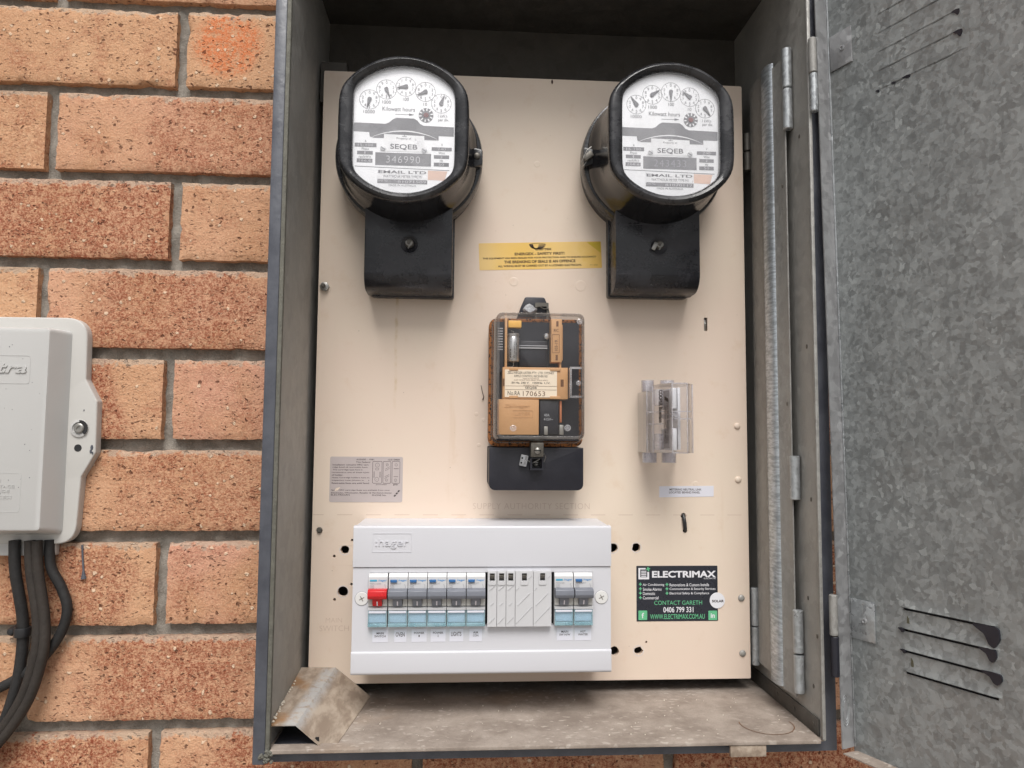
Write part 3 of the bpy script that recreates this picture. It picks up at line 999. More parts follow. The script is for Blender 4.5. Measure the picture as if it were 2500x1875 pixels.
# the lit fold, its highlight drawn as a strip of brighter zinc
build('fold_highlight', MB().box(1.1, 2.6, TD - 1.4, TD - 0.02, DZ0 + 4, DZ1 - 2, 0.5).xf(DP), 'galv_hinge', door)
for (u0, u1, z0, z1) in ((3, 26.5, -589, -555), (3.5, 27, -72, -38)):
    pl = build('hinge_leaf', MB().box(u0, u1, TD - 1.5, TD - 0.1, z0, z1, 0.3).xf(DP), 'galv_hinge' if z0 < -300 else 'galv_edge', door)
    build('rivet', MB().lathe((u0 + u1) / 2 + 2, (z0 + z1) / 2, [(2.7, TD - 1.4), (2.6, TD - 2.2), (1.5, TD - 2.6), (1.1, TD - 1.7), (0.3, TD - 1.7)], 16, False, True).xf(DP), 'galv_edge', pl)
for z0, z1, m in ((-79, -46, 'galv_post'), (-116, -79.6, 'galv_hinge'), (-586, -551, 'galv_post'), (-621, -586.6, 'bake_navy')):
    xx = 602.0 - (z0 + 412) * 0.0145
    barrel(door, xx, -79, z0, z1, 3.6, m, 'hinge_knuckle')
# paint that ran through the vents from outside
for (u, z, w, h) in ((121, -555, 8.5, 15), (121, -571.5, 5.6, 9), (123, -588, 6.5, 8), (51, -571.5, 2.2, 2.4), (52, -588.5, 2.2, 2.2), (121, -59, 3, 5), (122, -76.5, 2.8, 4), (123, -94, 3.2, 5), (50.5, -111, 1.6, 1.8), (78, -110.5, 3.5, 2), (66, -110.6, 1.8, 1.4)):
    pts = [(u - w * 1.6, z + 0.8), (u, z + 1.2), (u + w, z + 0.5), (u + w * 1.05, z - h * 0.5), (u + w * 0.55, z - h), (u + w * 0.1, z - h * 0.85), (u - w * 0.3, z - h * 0.35)]
    build('paint_run', MB().prism(rpoly(pts, w * 0.35, 3), TD - 1.75 if z < -300 else TD - 0.5, TD - 0.03).xf(DP), 'bake_navy', door)
mb = MB()
for u, z0, z1 in ((56.5, -560, -572), (58.5, -593, -604)):
    build('leaf_fragment', MB().prism([(u - 0.4, z0), (u + 1.1, z0 - 2), (u + 1.6, (z0 + z1) / 2), (u + 1.2, z1 + 1), (u + 0.4, z1), (u - 0.9, (z0 + z1) / 2)], TD - 0.4, TD - 0.03).xf(DP), 'olive', door)
mb = MB()
for r in (8.0, 10.5, 13):
    mb.tube([(7 - 0 + 0, 0, 0)] * 0 or [(1.3, 5 + 0.36 * r * math.cos(a / 24 * 6.283), -650 + r * math.sin(a / 24 * 6.283)) for a in range(25)], 0.25, 5)
build('scuff_ring', mb.xf(DP), 'galv_hinge', door)

# ================================================================== MOUNTING PANEL
YP = 50.0
panel = thing('mounting_panel', 'cream painted electrical mounting panel hinged inside the meter box', 'panel', (354, 50, -663))
PX0, PX1, PZ0, PZ1 = 128.0, 580.0, -663.0, -29.5
outer = rpoly([(PX0, PZ0), (PX1, PZ0), (PX1, PZ1), (PX0, PZ1)], [1, 1, 1.5, 1.5], 2)
hole_list = [circle(161.2, -530.6, 4.4, 14, 0.5), circle(160.2, -572.3, 5.2, 20), circle(150.8, -536.9, 1.5, 8), circle(152.1, -580.1, 1.5, 8),
             circle(168.3, -521.0, 1.4, 8), circle(168.7, -565.0, 1.4, 8), circle(436.2, -529.5, 4.9, 16, 0.3), circle(460.6, -529.0, 4.6, 16, 0.5),
             circle(437.2, -634.1, 4.8, 16, 0.3), circle(462.2, -633.8, 4.6, 12, 1.0), circle(470.5, -625.2, 1.2, 8), circle(510.5, -496.0, 2.9, 10, 0.3),
             circle(512.3, -511.5, 2.4, 10, 0.3), rrect(534.8, 538.6, -301.0, -286.5, 0.8, 2), circle(135.4, -511, 3.2, 12)]
board = build('board', MB().holed(outer, hole_list, YP, YP + 6), 'cream', panel, smooth=0)
# white chipped rims round the drilled holes
mb = MB()
for cx, cz, r in ((160.2, -572.3, 5.2), (460.6, -529, 4.6), (462.2, -633.8, 4.8), (436.2, -529.5, 4.9), (161.2, -530.6, 4.6)):
    build('chipped_rim', MB().ring(cx, cz, r + 0.3, r + 0.75, YP - 0.08, 18), 'dial_lite', board)
# engraved dashed division line
mb = MB()
x = 126.9 - 3
while x < 578:
    a, b = max(x, PX0 + 0.5), min(x + 15.2, PX1 - 0.5)
    if b > a + 1:
        mb.flat([(a, -495.75), (b, -495.75), (b, -495.15), (a, -495.15)], YP - 0.06)
    x += 28.9
build('division_line', mb, 'engrave', board)
T(board, 'SUPPLY AUTHORITY SECTION', 351.0, -486.5, YP - 0.06, 'engrave', w=121, h=6.2, spacing=1.1, bold=-0.012)
T(board, 'MAIN', 152, -600.5, YP - 0.06, 'engrave', w=16, h=4.6, bold=-0.015, key='main')
T(board, 'SWITCH', 152.5, -608.5, YP - 0.06, 'engrave', w=29, h=5.4, bold=-0.015, key='main')
for cx, cz, m in ((571.1, -581.2, 'rivet_grey'), (571.6, -637.5, 'rivet_grey'), (569.4, -402.1, 'cream'), (569.6, -458.5, 'cream')):
    build('rivet', MB().lathe(cx, cz, [(3.5, YP + 0.1), (3.4, YP - 0.7), (2.6, YP - 1.5), (1.2, YP - 1.95), (0.2, YP - 2.0)], 20), m, board, smooth=50)
mb = MB()
for cx, cz, r in ((355, -124, 3.6), (331, -252, 5), (402, -255, 6), (485, -462, 3), (524, -463, 3), (301, -398, 2.2), (293, -392, 2.2), (400, -398, 2.2), (296, -424, 2.2)):
    build('filled_hole', MB().lathe(cx, cz, [(r, YP + 0.02), (r - 0.5, YP - 0.22), (r - 1.2, YP - 0.2), (0.1, YP - 0.2)], 20, False, True), 'cream', board, smooth=60)
nb = build('nut', MB().prism(circle(134.6, -261.5, 5.0, 6), YP - 3.6, YP - 0.4, 'y', 0.4), 'steel', panel)
build('stud', MB().lathe(133.9, -261.0, [(2.2, YP - 0.5), (2.2, YP - 7.4), (1.5, YP - 8.0)], 14), 'dark_steel', nb)
build('washer', MB().lathe(134.6, -261.5, [(6.6, YP + 0.05), (6.6, YP - 0.45), (3, YP - 0.45)], 24), 'cream', nb)
build('stud', MB().lathe(135.6, -510.6, [(2.7, YP + 6), (2.7, YP - 2.2), (2.2, YP - 2.7)], 14), 'dark_steel', panel)
# black cable looped through two holes
build('cable_loop', MB().tube([(510.4, YP + 7, -495.8), (510.5, YP + 1, -496.0), (510.6, YP - 1.6, -499), (511.2, YP - 2.6, -504), (511.9, YP - 1.6, -509), (512.3, YP + 1, -511.6), (512.3, YP + 7, -511.6)], 2.0, 10), 'black_plastic', panel)
build('wire', MB().tube([(536.7, YP + 4, -288), (536.6, YP + 1.5, -293.5), (536.7, YP + 4, -300)], 1.6, 8), 'steel', panel)
# mounting batten glimpsed behind the panel's top left corner
build('batten', MB().box(123, 150, YP + 8, YP + 40, -60, -16), 'galv_roof', panel)
build('cobweb_scrap', MB().tube([(297.5, YP - 1, -362), (299, YP - 2, -369), (300.5, YP - 1.5, -374), (299.4, YP - 1, -377)], lambda u: 0.3 + 0.9 * max(0, u - 0.6), 6), 'bug', panel)
# painted-over outline of an old fitting by the left hole
build('old_outline', MB().holed(rrect(152.6, 176, -546, -525.5, 1, 2), [rrect(153.6, 175.4, -545.2, -526.4, 1, 2)], YP - 0.16, YP + 0.05), 'cream', board)
build('dead_insect', MB().loft([[(370.9 + 1.0 * s * math.cos(a), YP - 0.5 + 0.5 * s * math.sin(a), -32.5 - q) for a in [i * 6.283 / 8 for i in range(8)]] for q, s in ((-2.4, 0.2), (-1.2, 0.9), (0.4, 1.0), (1.6, 0.8), (2.6, 0.2))]), 'bug', label='tiny dark dead insect at the top edge of the cream panel', cat='insect', loc=(370.9, YP, -35))


# ================================================================== ELECTRICITY METERS
def dsec(cx, cz, r, w, y, n=96, p=26):
    out = []
    for i in range(n):
        a = 2 * math.pi * i / n
        c = max(abs(math.cos(a)), 1e-6)
        rho = (r ** -p + (w / c) ** -p) ** (-1 / p) if w else r
        out.append((cx + rho * math.cos(a), y, cz + rho * math.sin(a)))
    return out

def meter(cx, cz, label, side, number, serial, pointers, tcx):
    m = thing('electricity_meter', label, 'electricity meter', (cx, YP, cz - 140), 'round dial electricity meters')
    n = 96
    build('base', MB().lathe(cx, cz, [(71, YP - 0.2), (71, YP - 16), (73.6, YP - 17), (74.2, YP - 19), (74.2, YP - 33), (73.2, YP - 36), (70, YP - 37)], n), 'bake_rim', m)
    cov = build('cover', MB().loft([dsec(cx, cz, 71.2, 71.2, YP - 36), dsec(cx, cz, 71.4, 70.0, YP - 40), dsec(cx, cz, 69.6, 66.0, YP - 46), dsec(cx, cz, 67.2, 62, YP - 54, p=22),
                               dsec(cx, cz, 66.4, 60.0, YP - 66), dsec(cx, cz, 66.6, 59.4, YP - 84), dsec(cx, cz, 67.2, 59.2, YP - 95)], True, False), 'bake_gloss', m, smooth=50)
    # bezel ring with rounded front
    pr = [(67.2, 59.2, YP - 95), (68.6, 60.0, YP - 96.5), (69.0, 60.2, YP - 99), (68.6, 59.8, YP - 102.5), (67.0, 58.4, YP - 104.6), (65.0, 56.2, YP - 105.4), (62.6, 50.6, YP - 104.0), (60.9, 47.7, YP - 103.0), (60.1, 46.8, YP - 101), (59.8, 46.4, YP - 96)]
    mbz = MB().loft([dsec(cx, cz + 0.4, a, b, y) for a, b, y in pr], False, False)
    build('bezel', mbz, 'bake_rim', m, smooth=50)
    yd = YP - 97.0
    # dial plate and glass
    dial = build('dial_plate', MB().loft([dsec(cx, cz + 0.4, 60.4, 47.0, yd), dsec(cx, cz + 0.4, 60.4, 47.0, yd + 1)]), 'dial', m, smooth=30)
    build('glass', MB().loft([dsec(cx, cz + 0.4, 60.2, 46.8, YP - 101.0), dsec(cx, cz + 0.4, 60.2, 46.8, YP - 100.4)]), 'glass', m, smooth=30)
    ox, oz = cx - 1.2, cz + 3.2
    def L(px, pz): return ox + (px - 840) / 11.05, oz + (890 - pz) / 11.05
    y1, y2, y3 = yd - 0.15, yd - 0.30, yd - 0.45
    # black band with the hump for the rotor window
    band = [(345, 850), (660, 854), (700, 838), (735, 805), (770, 787), (950, 789), (985, 808), (1015, 845), (1050, 861), (1360, 868), (1360, 966), (1205, 966), (1205, 1012), (1180, 1012), (1060, 1012), (1058, 972), (650, 962), (648, 1005), (545, 1005), (505, 992), (498, 945), (330, 942)]
    mb = MB(); mb.flat([L(*p) for p in band], y1)
    build('printed_band', mb, 'dial_grey', dial, smooth=0)
    mb = MB()
    arc = []
    for i in range(17):
        u = i / 16
        arc.append((515 + 680 * u, 1003 - 84 * math.sin(u * math.pi) ** 0.8))
    arc2 = [(px, pz + 11 * math.sin(max(0.02, (px - 515) / 680) * math.pi) + 2) for px, pz in arc]
    for i in range(16):
        mb.flat([L(*arc[i]), L(*arc[i + 1]), L(*arc2[i + 1]), L(*arc2[i])], y2)
    mb.flat([L(*p) for p in ((650, 962), (1058, 972), (1050, 1060), (1100, 1140), (600, 1140), (655, 1060))], y2)
    build('name_plate', mb, 'dial_white', dial, smooth=0)
    T(dial, 'Property of', *L(852, 1006), y3, 'dial_ink', w=13.5, h=2.6)
    T(dial, 'SEQEB', *L(852, 1095), y3, 'dial_ink', w=25, h=5.6, bold=0.012)
    mb = MB()
    mb.flat([L(*p) for p in ((830, 978), (880, 979), (880, 984), (830, 983))], y3)
    mb.flat([L(*p) for p in ((852, 964), (858, 964), (858, 980), (852, 980))], y3)
    # value boxes
    for (px, pz, w, h) in ((465, 1082, 220, 42), (460, 1163, 158, 38), (458, 1245, 158, 40), (1238, 1103, 205, 38), (1237, 1185, 155, 38), (1236, 1265, 155, 40), (843, 1455, 505, 42)):
        x, z = L(px, pz); w, h = w / 11.05, h / 11.05
        mb.flat([(x - w / 2, z - h / 2), (x + w / 2, z - h / 2), (x + w / 2, z + h / 2), (x - w / 2, z + h / 2)], y1)
    x, z = L(848, 1222)
    mb.flat([(x - 25.6, z - 6), (x + 25.6, z - 6), (x + 25.6, z + 6), (x - 25.6, z + 6)], y1)
    mb.flat([L(*p) for p in ((360, 1302), (1320, 1322), (1320, 1328), (360, 1308))], y1)
    build('printed_box', mb, 'dial_grey', dial, smooth=0)
    T(dial, number, *L(848, 1224), y2, 'dial_lite' if side > 0 else 'dial_faint', w=31, h=6.6, bold=-0.01, spacing=1.15, name='stamped_number')
    for s, px, pz, w in (('15-100', 465, 1082, 14), ('1', 460, 1163, 1.0), ('266.6', 458, 1245, 12), ('240', 1238, 1103, 7.5), ('2', 1237, 1185, 1.8), ('50', 1236, 1265, 5), ('Serial No.', 645, 1447, 9.5), (serial, 940, 1455, 26)):
        T(dial, s, *L(px, pz), y2, 'dial_lite', w=w, h=2.3, name='stamped_number')
    for s, px, pz, w, h in (('A', 465, 1042, 1.6, 2.2), ('Phase', 463, 1122, 6.5, 2.2), ('rev/kW.h', 460, 1205, 11, 2.4), ('V', 1240, 1058, 1.6, 2.2), ('Wire', 1238, 1143, 5.6, 2.2), ('Hz', 1237, 1225, 2.8, 2.2),
                            ('10000', 493, 732, 10.4, 3.1), ('1000', 668, 625, 8.2, 3.1), ('100', 865, 588, 5.6, 3.1), ('10', 1063, 635, 3.4, 3.1),
                            ('Kilowatt hours', 793, 695, 30, 3.9), ('1 kW.h', 1243, 755, 8.6, 2.9), ('per div.', 1253, 798, 10, 3.3),
                            ('WATTHOUR METER TYPE M1', 845, 1402, 35.5, 2.5), ('MADE IN AUSTRALIA', 845, 1494, 25, 1.9)):
        T(dial, s, *L(px, pz), y2, 'dial_ink', w=w, h=h)
    mb = MB()
    x, z = L(842, 1390)
    mb.flat([(x - 23, z - 3.6), (x + 23, z - 3.6), (x + 23, z + 5.2), (x - 23, z + 5.2)], y1)
    build('maker_label', mb, 'dial_white', dial, smooth=0)
    T(dial, 'EMAIL LTD', *L(842, 1356), y2, 'dial_ink', w=44, h=2.7, bold=0.02)
    mb = MB()
    mb.flat([L(*p) for p in ((1100, 1330), (1300, 1334), (1270, 1432), (1100, 1428))], y1)
    build('orange_tag', mb, 'dial_orange', dial, smooth=0)
    # register dials
    cs = [(-31.2, 26.0, -1), (-15.8, 36.1, 1), (2.1, 39.4, -1), (20.2, 35.1, 1), (35.0, 24.4, -1)]
    mb = MB(); mbp = MB()
    for (dx, dz, sg), v in zip(cs, pointers):
        x, z = ox + dx, oz + dz
        mb.ring(x, z, 9.05, 9.4, y1, 32)
        for q in range(10):
            a = R(90 - sg * 36 * q)
            T(dial, str(q), x + 6.6 * math.cos(a), z + 6.6 * math.sin(a), y1, 'dial_ink', h=2.7, name='dial_digit')
            mb.flat([(x + rr * math.cos(a + t), z + rr * math.sin(a + t)) for rr, t in ((8.1, -0.02), (9.1, -0.02), (9.1, 0.02), (8.1, 0.02))], y1)
        a = R(90 - sg * 36 * v)
        ca, sa = math.cos(a), math.sin(a)
        pts = [(-2.0, 0.8), (-1.6, 1.6), (0, 1.9), (2.2, 1.3), (8.4, 0.2), (8.4, -0.2), (2.2, -1.3), (0, -1.9), (-1.6, -1.6), (-2.0, -0.8)]
        mbp.prism([(x + p * ca - q * sa, z + p * sa + q * ca) for p, q in pts], yd - 1.1, yd - 0.6)
    # arrow and the revolution wheel
    x0, z0 = L(760, 750); x1, _ = L(955, 750)
    mb.flat([(x0, z0 - 0.2), (x1 - 4, z0 - 0.2), (x1 - 4, z0 + 0.2), (x0, z0 + 0.2)], y1)
    mb.flat([(x1 - 5, z0 - 1.1), (x1, z0), (x1 - 5, z0 + 1.1)], y1)
    build('dial_ring', mb, 'dial_ink', dial, smooth=0)
    build('pointer', mbp, 'dial_grey', dial)
    x, z = L(1073, 750)
    wh = build('rotor_wheel', MB().lathe(x, z, [(6.8, yd), (6.8, yd - 0.4), (0.1, yd - 0.4)], 32), 'dial_grey', dial)
    mb = MB()
    for q in range(10):
        a = R(36 * q + 10)
        mb.flat([(x + rr * math.cos(a + t), z + rr * math.sin(a + t)) for rr, t in ((4.2, -0.12), (6.6, -0.09), (6.6, 0.09), (4.2, 0.12))], yd - 0.5)
    build('wheel_mark', mb, 'dial_white', dial, smooth=0)
    build('wheel_hub', MB().lathe(x, z, [(2.5, yd - 0.3), (2.2, yd - 1.0), (0.2, yd - 1.1)], 16), 'dial_red', dial)
    for px, pz in ((642, 1112), (1060, 1122)):
        x, z = L(px, pz)
        build('screw', MB().lathe(x, z, [(2.6, yd), (2.5, yd - 0.8), (0.2, yd - 1.0)], 16), 'chrome', dial)
        build('screw_slot', MB().box(x - 2.2, x + 2.2, yd - 1.12, yd - 0.9, z - 0.35, z + 0.35, mtx=Matrix.Translation((x, 0, z)) @ Matrix.Rotation(R(35), 4, 'Y') @ Matrix.Translation((-x, 0, -z))), 'dial_grey', dial)
    # sealing lug on the base ring
    a = R(-3 if side > 0 else 183)
    lx, lz_ = cx + 69.5 * math.cos(a), cz + 4 - 6
    lug = build('seal_lug', MB().prism(rpoly([(lx - 5, lz_ - 11), (lx + 4.5, lz_ - 8), (lx + 4.5, lz_ + 7), (lx - 5, lz_ + 9)], 2, 3), YP - 46, YP - 35, 'y', 0.8), 'bake_rim', m)
    sc = build('seal_screw', MB().lathe(lx - side * 1.0, lz_, [(3.2, YP - 45), (3.0, YP - 48.6), (1.8, YP - 49.4), (0.2, YP - 49.5)], 18), 'dark_steel', m)
    if side < 0:
        build('lead_seal', MB().box(lx - 8, lx + 3, YP - 52.5, YP - 49.5, lz_ - 4, lz_ + 2.5, 1.0, mtx=Matrix.Translation((lx, 0, lz_)) @ Matrix.Rotation(R(-38), 4, 'Y') @ Matrix.Translation((-lx, 0, -lz_))), 'dark_steel', sc)
        build('seal_wire', MB().tube([(lx + 2, YP - 50, lz_ + 8), (lx - 3, YP - 53, lz_ + 3), (lx - 8, YP - 52, lz_ - 8), (lx - 6, YP - 50, lz_ - 12), (lx + 1, YP - 50, lz_ - 2)], 0.5, 6), 'steel', sc)
    # terminal block below
    hw = 43.2
    tz = cz - 139
    build('terminal_base', MB().prism(rpoly([(tcx - hw - 1.5, tz), (tcx + hw + 1.5, tz), (tcx + hw + 1.5, cz - 40), (tcx - hw - 1.5, cz - 40)], [10, 3, 1, 1] if side > 0 else [3, 10, 1, 1], 5), YP - 10, YP - 0.2, 'y', 0.8), 'bake_term', m)
    prof = [(YP - 10.2, cz - 42), (YP - 44, cz - 42)]
    for i in range(9):
        a = i / 8 * math.pi / 2
        prof.append((YP - 44 + 18 * (1 - math.cos(a)), tz + 18 - 16.5 * math.sin(a)))
    prof.append((YP - 10.2, tz + 1.0))
    tc = build('terminal_cover', MB().prism(prof, tcx - hw, tcx + hw, 'x', 1.0, 2, 'ab'), 'bake_term', m, smooth=30)
    sx, sz = tcx + 1.0, cz - 93
    build('screw_recess', MB().loft([[(sx + r * math.cos(i * 6.2832 / 32), y, sz + r * math.sin(i * 6.2832 / 32)) for i in range(32)] for r, y in ((9.2, YP - 43.9), (9.4, YP - 44.6), (8.4, YP - 44.9), (7.6, YP - 44.2), (7.4, YP - 44.06))], False, True), 'bake_term', tc, smooth=60)
    build('screw', MB().lathe(sx, sz + 1.0, [(4.4, YP - 44), (4.2, YP - 47), (3.4, YP - 47.6), (0.2, YP - 47.6)], 20), 'dark_steel', tc)
    build('seal_wire', MB().tube([(sx + 3.0 * math.cos(a), YP - 48.2, sz + 1.6 + 3.0 * math.sin(a)) for a in [R(-200 + 22 * i) for i in range(11)]] + [(sx - 1.0, YP - 48.5, sz - 4.6)], 0.75, 7), 'steel', tc)
    if side < 0:
        build('seal_tag', MB().box(sx - 6.5, sx - 2.5, YP - 49.2, YP - 47.8, sz - 7.5, sz + 1, 0.5, mtx=Matrix.Translation((sx, 0, sz)) @ Matrix.Rotation(R(28), 4, 'Y') @ Matrix.Translation((-sx, 0, -sz))), 'steel', tc)
    return m

meter(222.0, -133.5, 'black round electricity meter stamped 346990, on the panel above the fuse notice sticker', 1, '346990', '81071509', (4.55, 4.35, 2.75, 6.8, 9.45), 223.5)
meter(472.4, -129.3, 'black round electricity meter stamped 243433, beside the hinge post', -1, '243433', '81070117', (1.0, 1.55, 5.05, 8.55, 6.0), 474.0)

# ================================================================== YELLOW SAFETY STICKER
st = thing('warning_sticker', 'yellow rectangular seal warning sticker with brown lettering between the two meters', 'sticker', (359, YP, -238))
cx, cz, ra = 359.2, -223.4, 2.35
RX = lambda x, y, z: (rot2(x, z, cx, cz, ra)[0], y, rot2(x, z, cx, cz, ra)[1])
build('vinyl', MB().prism(rrect(cx - 65.2, cx + 65.2, cz - 14.4, cz + 14.4, 1.2, 3), YP - 0.25, YP - 0.02).xf(RX), 'yellow', st)
build('unfaded_corner', MB().prism([(cx + 50, cz + 13.6), (cx + 64.6, cz + 13.8), (cx + 64.4, cz + 2)], YP - 0.30, YP - 0.26).xf(RX), simple('yellow_unfaded', (0.60, 0.42, 0.03), 0.4, var=0.1), st)
for s, z, w, h, b in (('ENERGEX - SAFETY FIRST!', 2.2, 53, 3.0, 0.03), ('THIS EQUIPMENT HAS BEEN SEALED FOR YOUR PROTECTION AND TO ENSURE ACCURACY', -2.2, 121, 2.1, 0.03), ('THE BREAKING OF SEALS IS AN OFFENCE', -6.2, 76, 3.1, 0.035), ('ALL WIRING MUST BE CARRIED OUT BY A LICENSED ELECTRICIAN.', -10.6, 89, 2.2, 0.03)):
    T(st, s, cx - 1 + (0 if w > 60 else 0), cz + z, YP - 0.35, 'yellow_ink', w=w, h=h, bold=b, xf=RX)
T(st, 'energex', cx + 3.2, cz + 6.4, YP - 0.35, 'yellow_ink', w=17.5, h=3.4, bold=0.02, xf=RX)
T(st, 'FT1 2006', cx + 56.5, cz - 11.0, YP - 0.35, 'yellow_ink', w=8, h=1.0, xf=RX)
mb = MB()   # swirl emblem of nested crescents
ex, ez = cx - 3.0, cz + 10.2
for i in range(9):
    f = i / 8
    wd, ht = 8.6 * (1 - 0.62 * f), 5.4
    pa = []
    for q in range(11):
        a = math.pi * (1 + q / 10)
        pa.append((ex - 1.5 * f + wd * math.cos(a), ez + 2.2 + (5.4 if q else 5.4) * math.sin(a) * (1 - 0.15 * f)))
    for p0, p1 in zip(pa, pa[1:]):
        d = Vector((p1[0] - p0[0], p1[1] - p0[1])).normalized() * 0.24
        mb.flat([(p0[0] - d.y, p0[1] + d.x), (p1[0] - d.y, p1[1] + d.x), (p1[0] + d.y, p1[1] - d.x), (p0[0] + d.y, p0[1] - d.x)], YP - 0.36)
for p0, p1 in zip([(ex - 8.6 + 17.2 * q / 10, ez + 2.2 + 1.1 * math.sin(q / 10 * math.pi)) for q in range(10)], [(ex - 8.6 + 17.2 * q / 10, ez + 2.2 + 1.1 * math.sin(q / 10 * math.pi)) for q in range(1, 11)]):
    mb.flat([(p0[0], p0[1] - .2), (p1[0], p1[1] - .2), (p1[0], p1[1] + .2), (p0[0], p0[1] + .2)], YP - 0.36)
build('emblem', mb.xf(RX), 'yellow_ink', st, smooth=0)

# ================================================================== FUSE NOTICE STICKER
st = thing('fuse_notice', 'grey foil fuse notice sticker with small print at the left edge of the panel', 'sticker', (181, YP, -483))
FX0, FX1, FZ0, FZ1 = 144.4, 218.2, -482.7, -436.6
build('foil', MB().prism(rrect(FX0, FX1, FZ0, FZ1, 2.0, 4), YP - 0.25, YP - 0.02), 'foil', st)
def FL(px, pz): return FX0 + (px - 245) / 1700 * (FX1 - FX0), FZ1 - (pz - 140) / 1068 * (FZ1 - FZ0)
yy = YP - 0.34
for s, px, pz, w in (('AS3000 - 1981', 1060, 205, 410), ('12315800', 1733, 208, 275), ('This Federal', 1012, 267, 330), ('installation contains HRC cart-', 730, 330, 850), ('ridge fuse/s & rewireable fuses.', 718, 392, 825), ('The cartridge type fuse is', 655, 452, 690),
                     ('contained in one of these types', 727, 515, 870), ('of holder.', 425, 572, 260), ('Note: Cartridge holders have an', 732, 637, 870), ('inspection hole (shown in     ).', 735, 700, 880), ('Rewireable fuses are solid faced.', 735, 762, 880),
                     ('porcelain', 1450, 797, 250), ('grey', 1780, 800, 110), ('Spare HRC cartridge fuses are available from your', 970, 930, 1360), ('Electrician, Wholesaler, Retailer & Hardware stores', 990, 992, 1400), ('ELECTRICIAN', 500, 1038, 430), ('PHONE No.', 1405, 1045, 330)):
    T(st, s, *FL(px, pz), yy, 'foil_ink', w=w / 23.0, h=1.55 if s[0] != 'p' else 1.3, bold=0.008)
mb = MB()
def frame2(x0, x1, z0, z1, t=0.35, r=1.2):
    mb.holed(rrect(x0, x1, z0, z1, r, 3), [rrect(x0 + t, x1 - t, z0 + t, z1 - t, max(0.3, r - t), 3)], yy, yy + 0.05)
for a, b in ((1235, 1460), (1480, 1668), (1690, 1880)):
    x0, z1 = FL(a, 245); x1, z0 = FL(b, 768)
    frame2(x0, x1, z0, z1)
for px, pz, r in ((1348, 335, 2.2), (1340, 672, 2.2), (1578, 328, 1.3), (1568, 688, 1.3), (1788, 330, 1.4), (1778, 690, 1.4)):
    x, z = FL(px, pz)
    mb.ring(x, z, r - 0.25, r, yy, 20); mb.ring(x, z, 0.02, 0.25, yy, 8)
for px, pz, w, h in ((1790, 418, 5, 0.7), (1785, 607, 4.5, 0.4), (1345, 430, 3.4, 2.0), (1415, 560, 1.2, 5.5), (1275, 560, 0.9, 6)):
    x, z = FL(px, pz)
    frame2(x - w / 2, x + w / 2, z - h / 2, z + h / 2, 0.22, 0.2)
for px, pz in ((1585, 420), (1575, 600)):
    x, z = FL(px, pz)
    for d in (-0.8, 0.8):
        mb.flat([(x - 2.4, z - 1.6 + d), (x + 2.4, z + 1.2 + d), (x + 2.4, z + 1.5 + d), (x - 2.4, z - 1.3 + d)], yy)
x, z = FL(1790, 990)
for q in range(3):
    mb.flat([(x - 2.4 + 1.9 * q - 1.6 * 0.0, z - 3.4 + 2.3 * q), (x - 0.8 + 1.9 * q, z - 3.9 + 2.3 * q), (x + 0.6 + 1.9 * q, z - 2.2 + 2.3 * q), (x - 1.0 + 1.9 * q, z - 1.7 + 2.3 * q)], yy)
build('printed_figure', mb, 'foil_ink', st, smooth=0)
mb = MB()
x, z = FL(430, 895)
mb.flat([(x - 3, z - 2.2), (x + 0.5, z - 1.6), (x + 3, z + 1.8), (x - 1.4, z + 0.6)], yy - 0.02)
build('torn_patch', mb, 'cream', st, smooth=0)

# ================================================================== NEUTRAL LINK LABEL
st = thing('paper_label', 'small white label about the neutral link, below the clear fuse holder', 'label', (514, YP, -477))
build('tape', MB().prism([(485.0, -477.2), (543.0, -476.2), (543.2, -465.1), (485.1, -465.7)], YP - 0.28, YP - 0.02), 'white_cool', st)
T(st, 'METERING NEUTRAL LINK', 513.0, -469.0, YP - 0.36, 'ink', w=34, h=2.2, bold=0.012)
T(st, 'LOCATED BEHIND PANEL', 512.0, -472.0, YP - 0.36, 'ink', w=33, h=2.2, bold=0.012)

# ================================================================== ELECTRICIAN'S STICKER
st = thing('business_sticker', 'charcoal business sticker with white and green lettering to the right of the breakers', 'sticker', (503, YP, -604))
build('vinyl', MB().prism(rrect(460.4, 546.1, -604.2, -547.8, 0.6, 2), YP - 0.28, YP - 0.02), 'charcoal', st)
def EL(px, pz): return 460.4 + (px - 122) / 1755 * 85.7, -547.8 - (pz - 185) / 1197 * 56.4
yy = YP - 0.38
eu = 85.7 / 1755
T(st, 'ELECTRIMAX', *EL(1150, 368), yy, 's_white', w=1385 * eu, h=6.9, bold=0.035)
T(st, 'ELECTRICAL', *EL(1710, 462), yy, 's_white', w=260 * eu, h=1.3)
for s, px, pz, w in (('Air Conditioning', 488, 598, 460), ('Smoke Alarms', 460, 690, 400), ('Domestic', 390, 782, 262), ('Commercial', 425, 876, 335), ('Renovations & Custom Installs', 1262, 598, 855), ('Communication & Security Services', 1330, 692, 995), ('Electrical Safety & Compliance', 1262, 787, 855)):
    T(st, s, *EL(px, pz), yy, 's_white', w=w * eu, h=3.1, bold=0.006)
T(st, 'CONTACT GARETH', *EL(1017, 985), yy, 's_green', w=1035 * eu, h=4.3)
T(st, '0406 799 331', *EL(1020, 1135), yy, 's_white', w=650 * eu, h=5.7, bold=0.016)
T(st, 'WWW.ELECTRIMAX.COM.AU', *EL(1000, 1283), yy, 's_green', w=1175 * eu, h=5.0, bold=0.010)
mb = MB(); mg = MB()
def er(m_, a, b, c, d):
    (x0, z1), (x1, z0) = EL(a, b), EL(c, d)
    m_.flat([(x0, z0), (x1, z0), (x1, z1), (x0, z1)], yy)
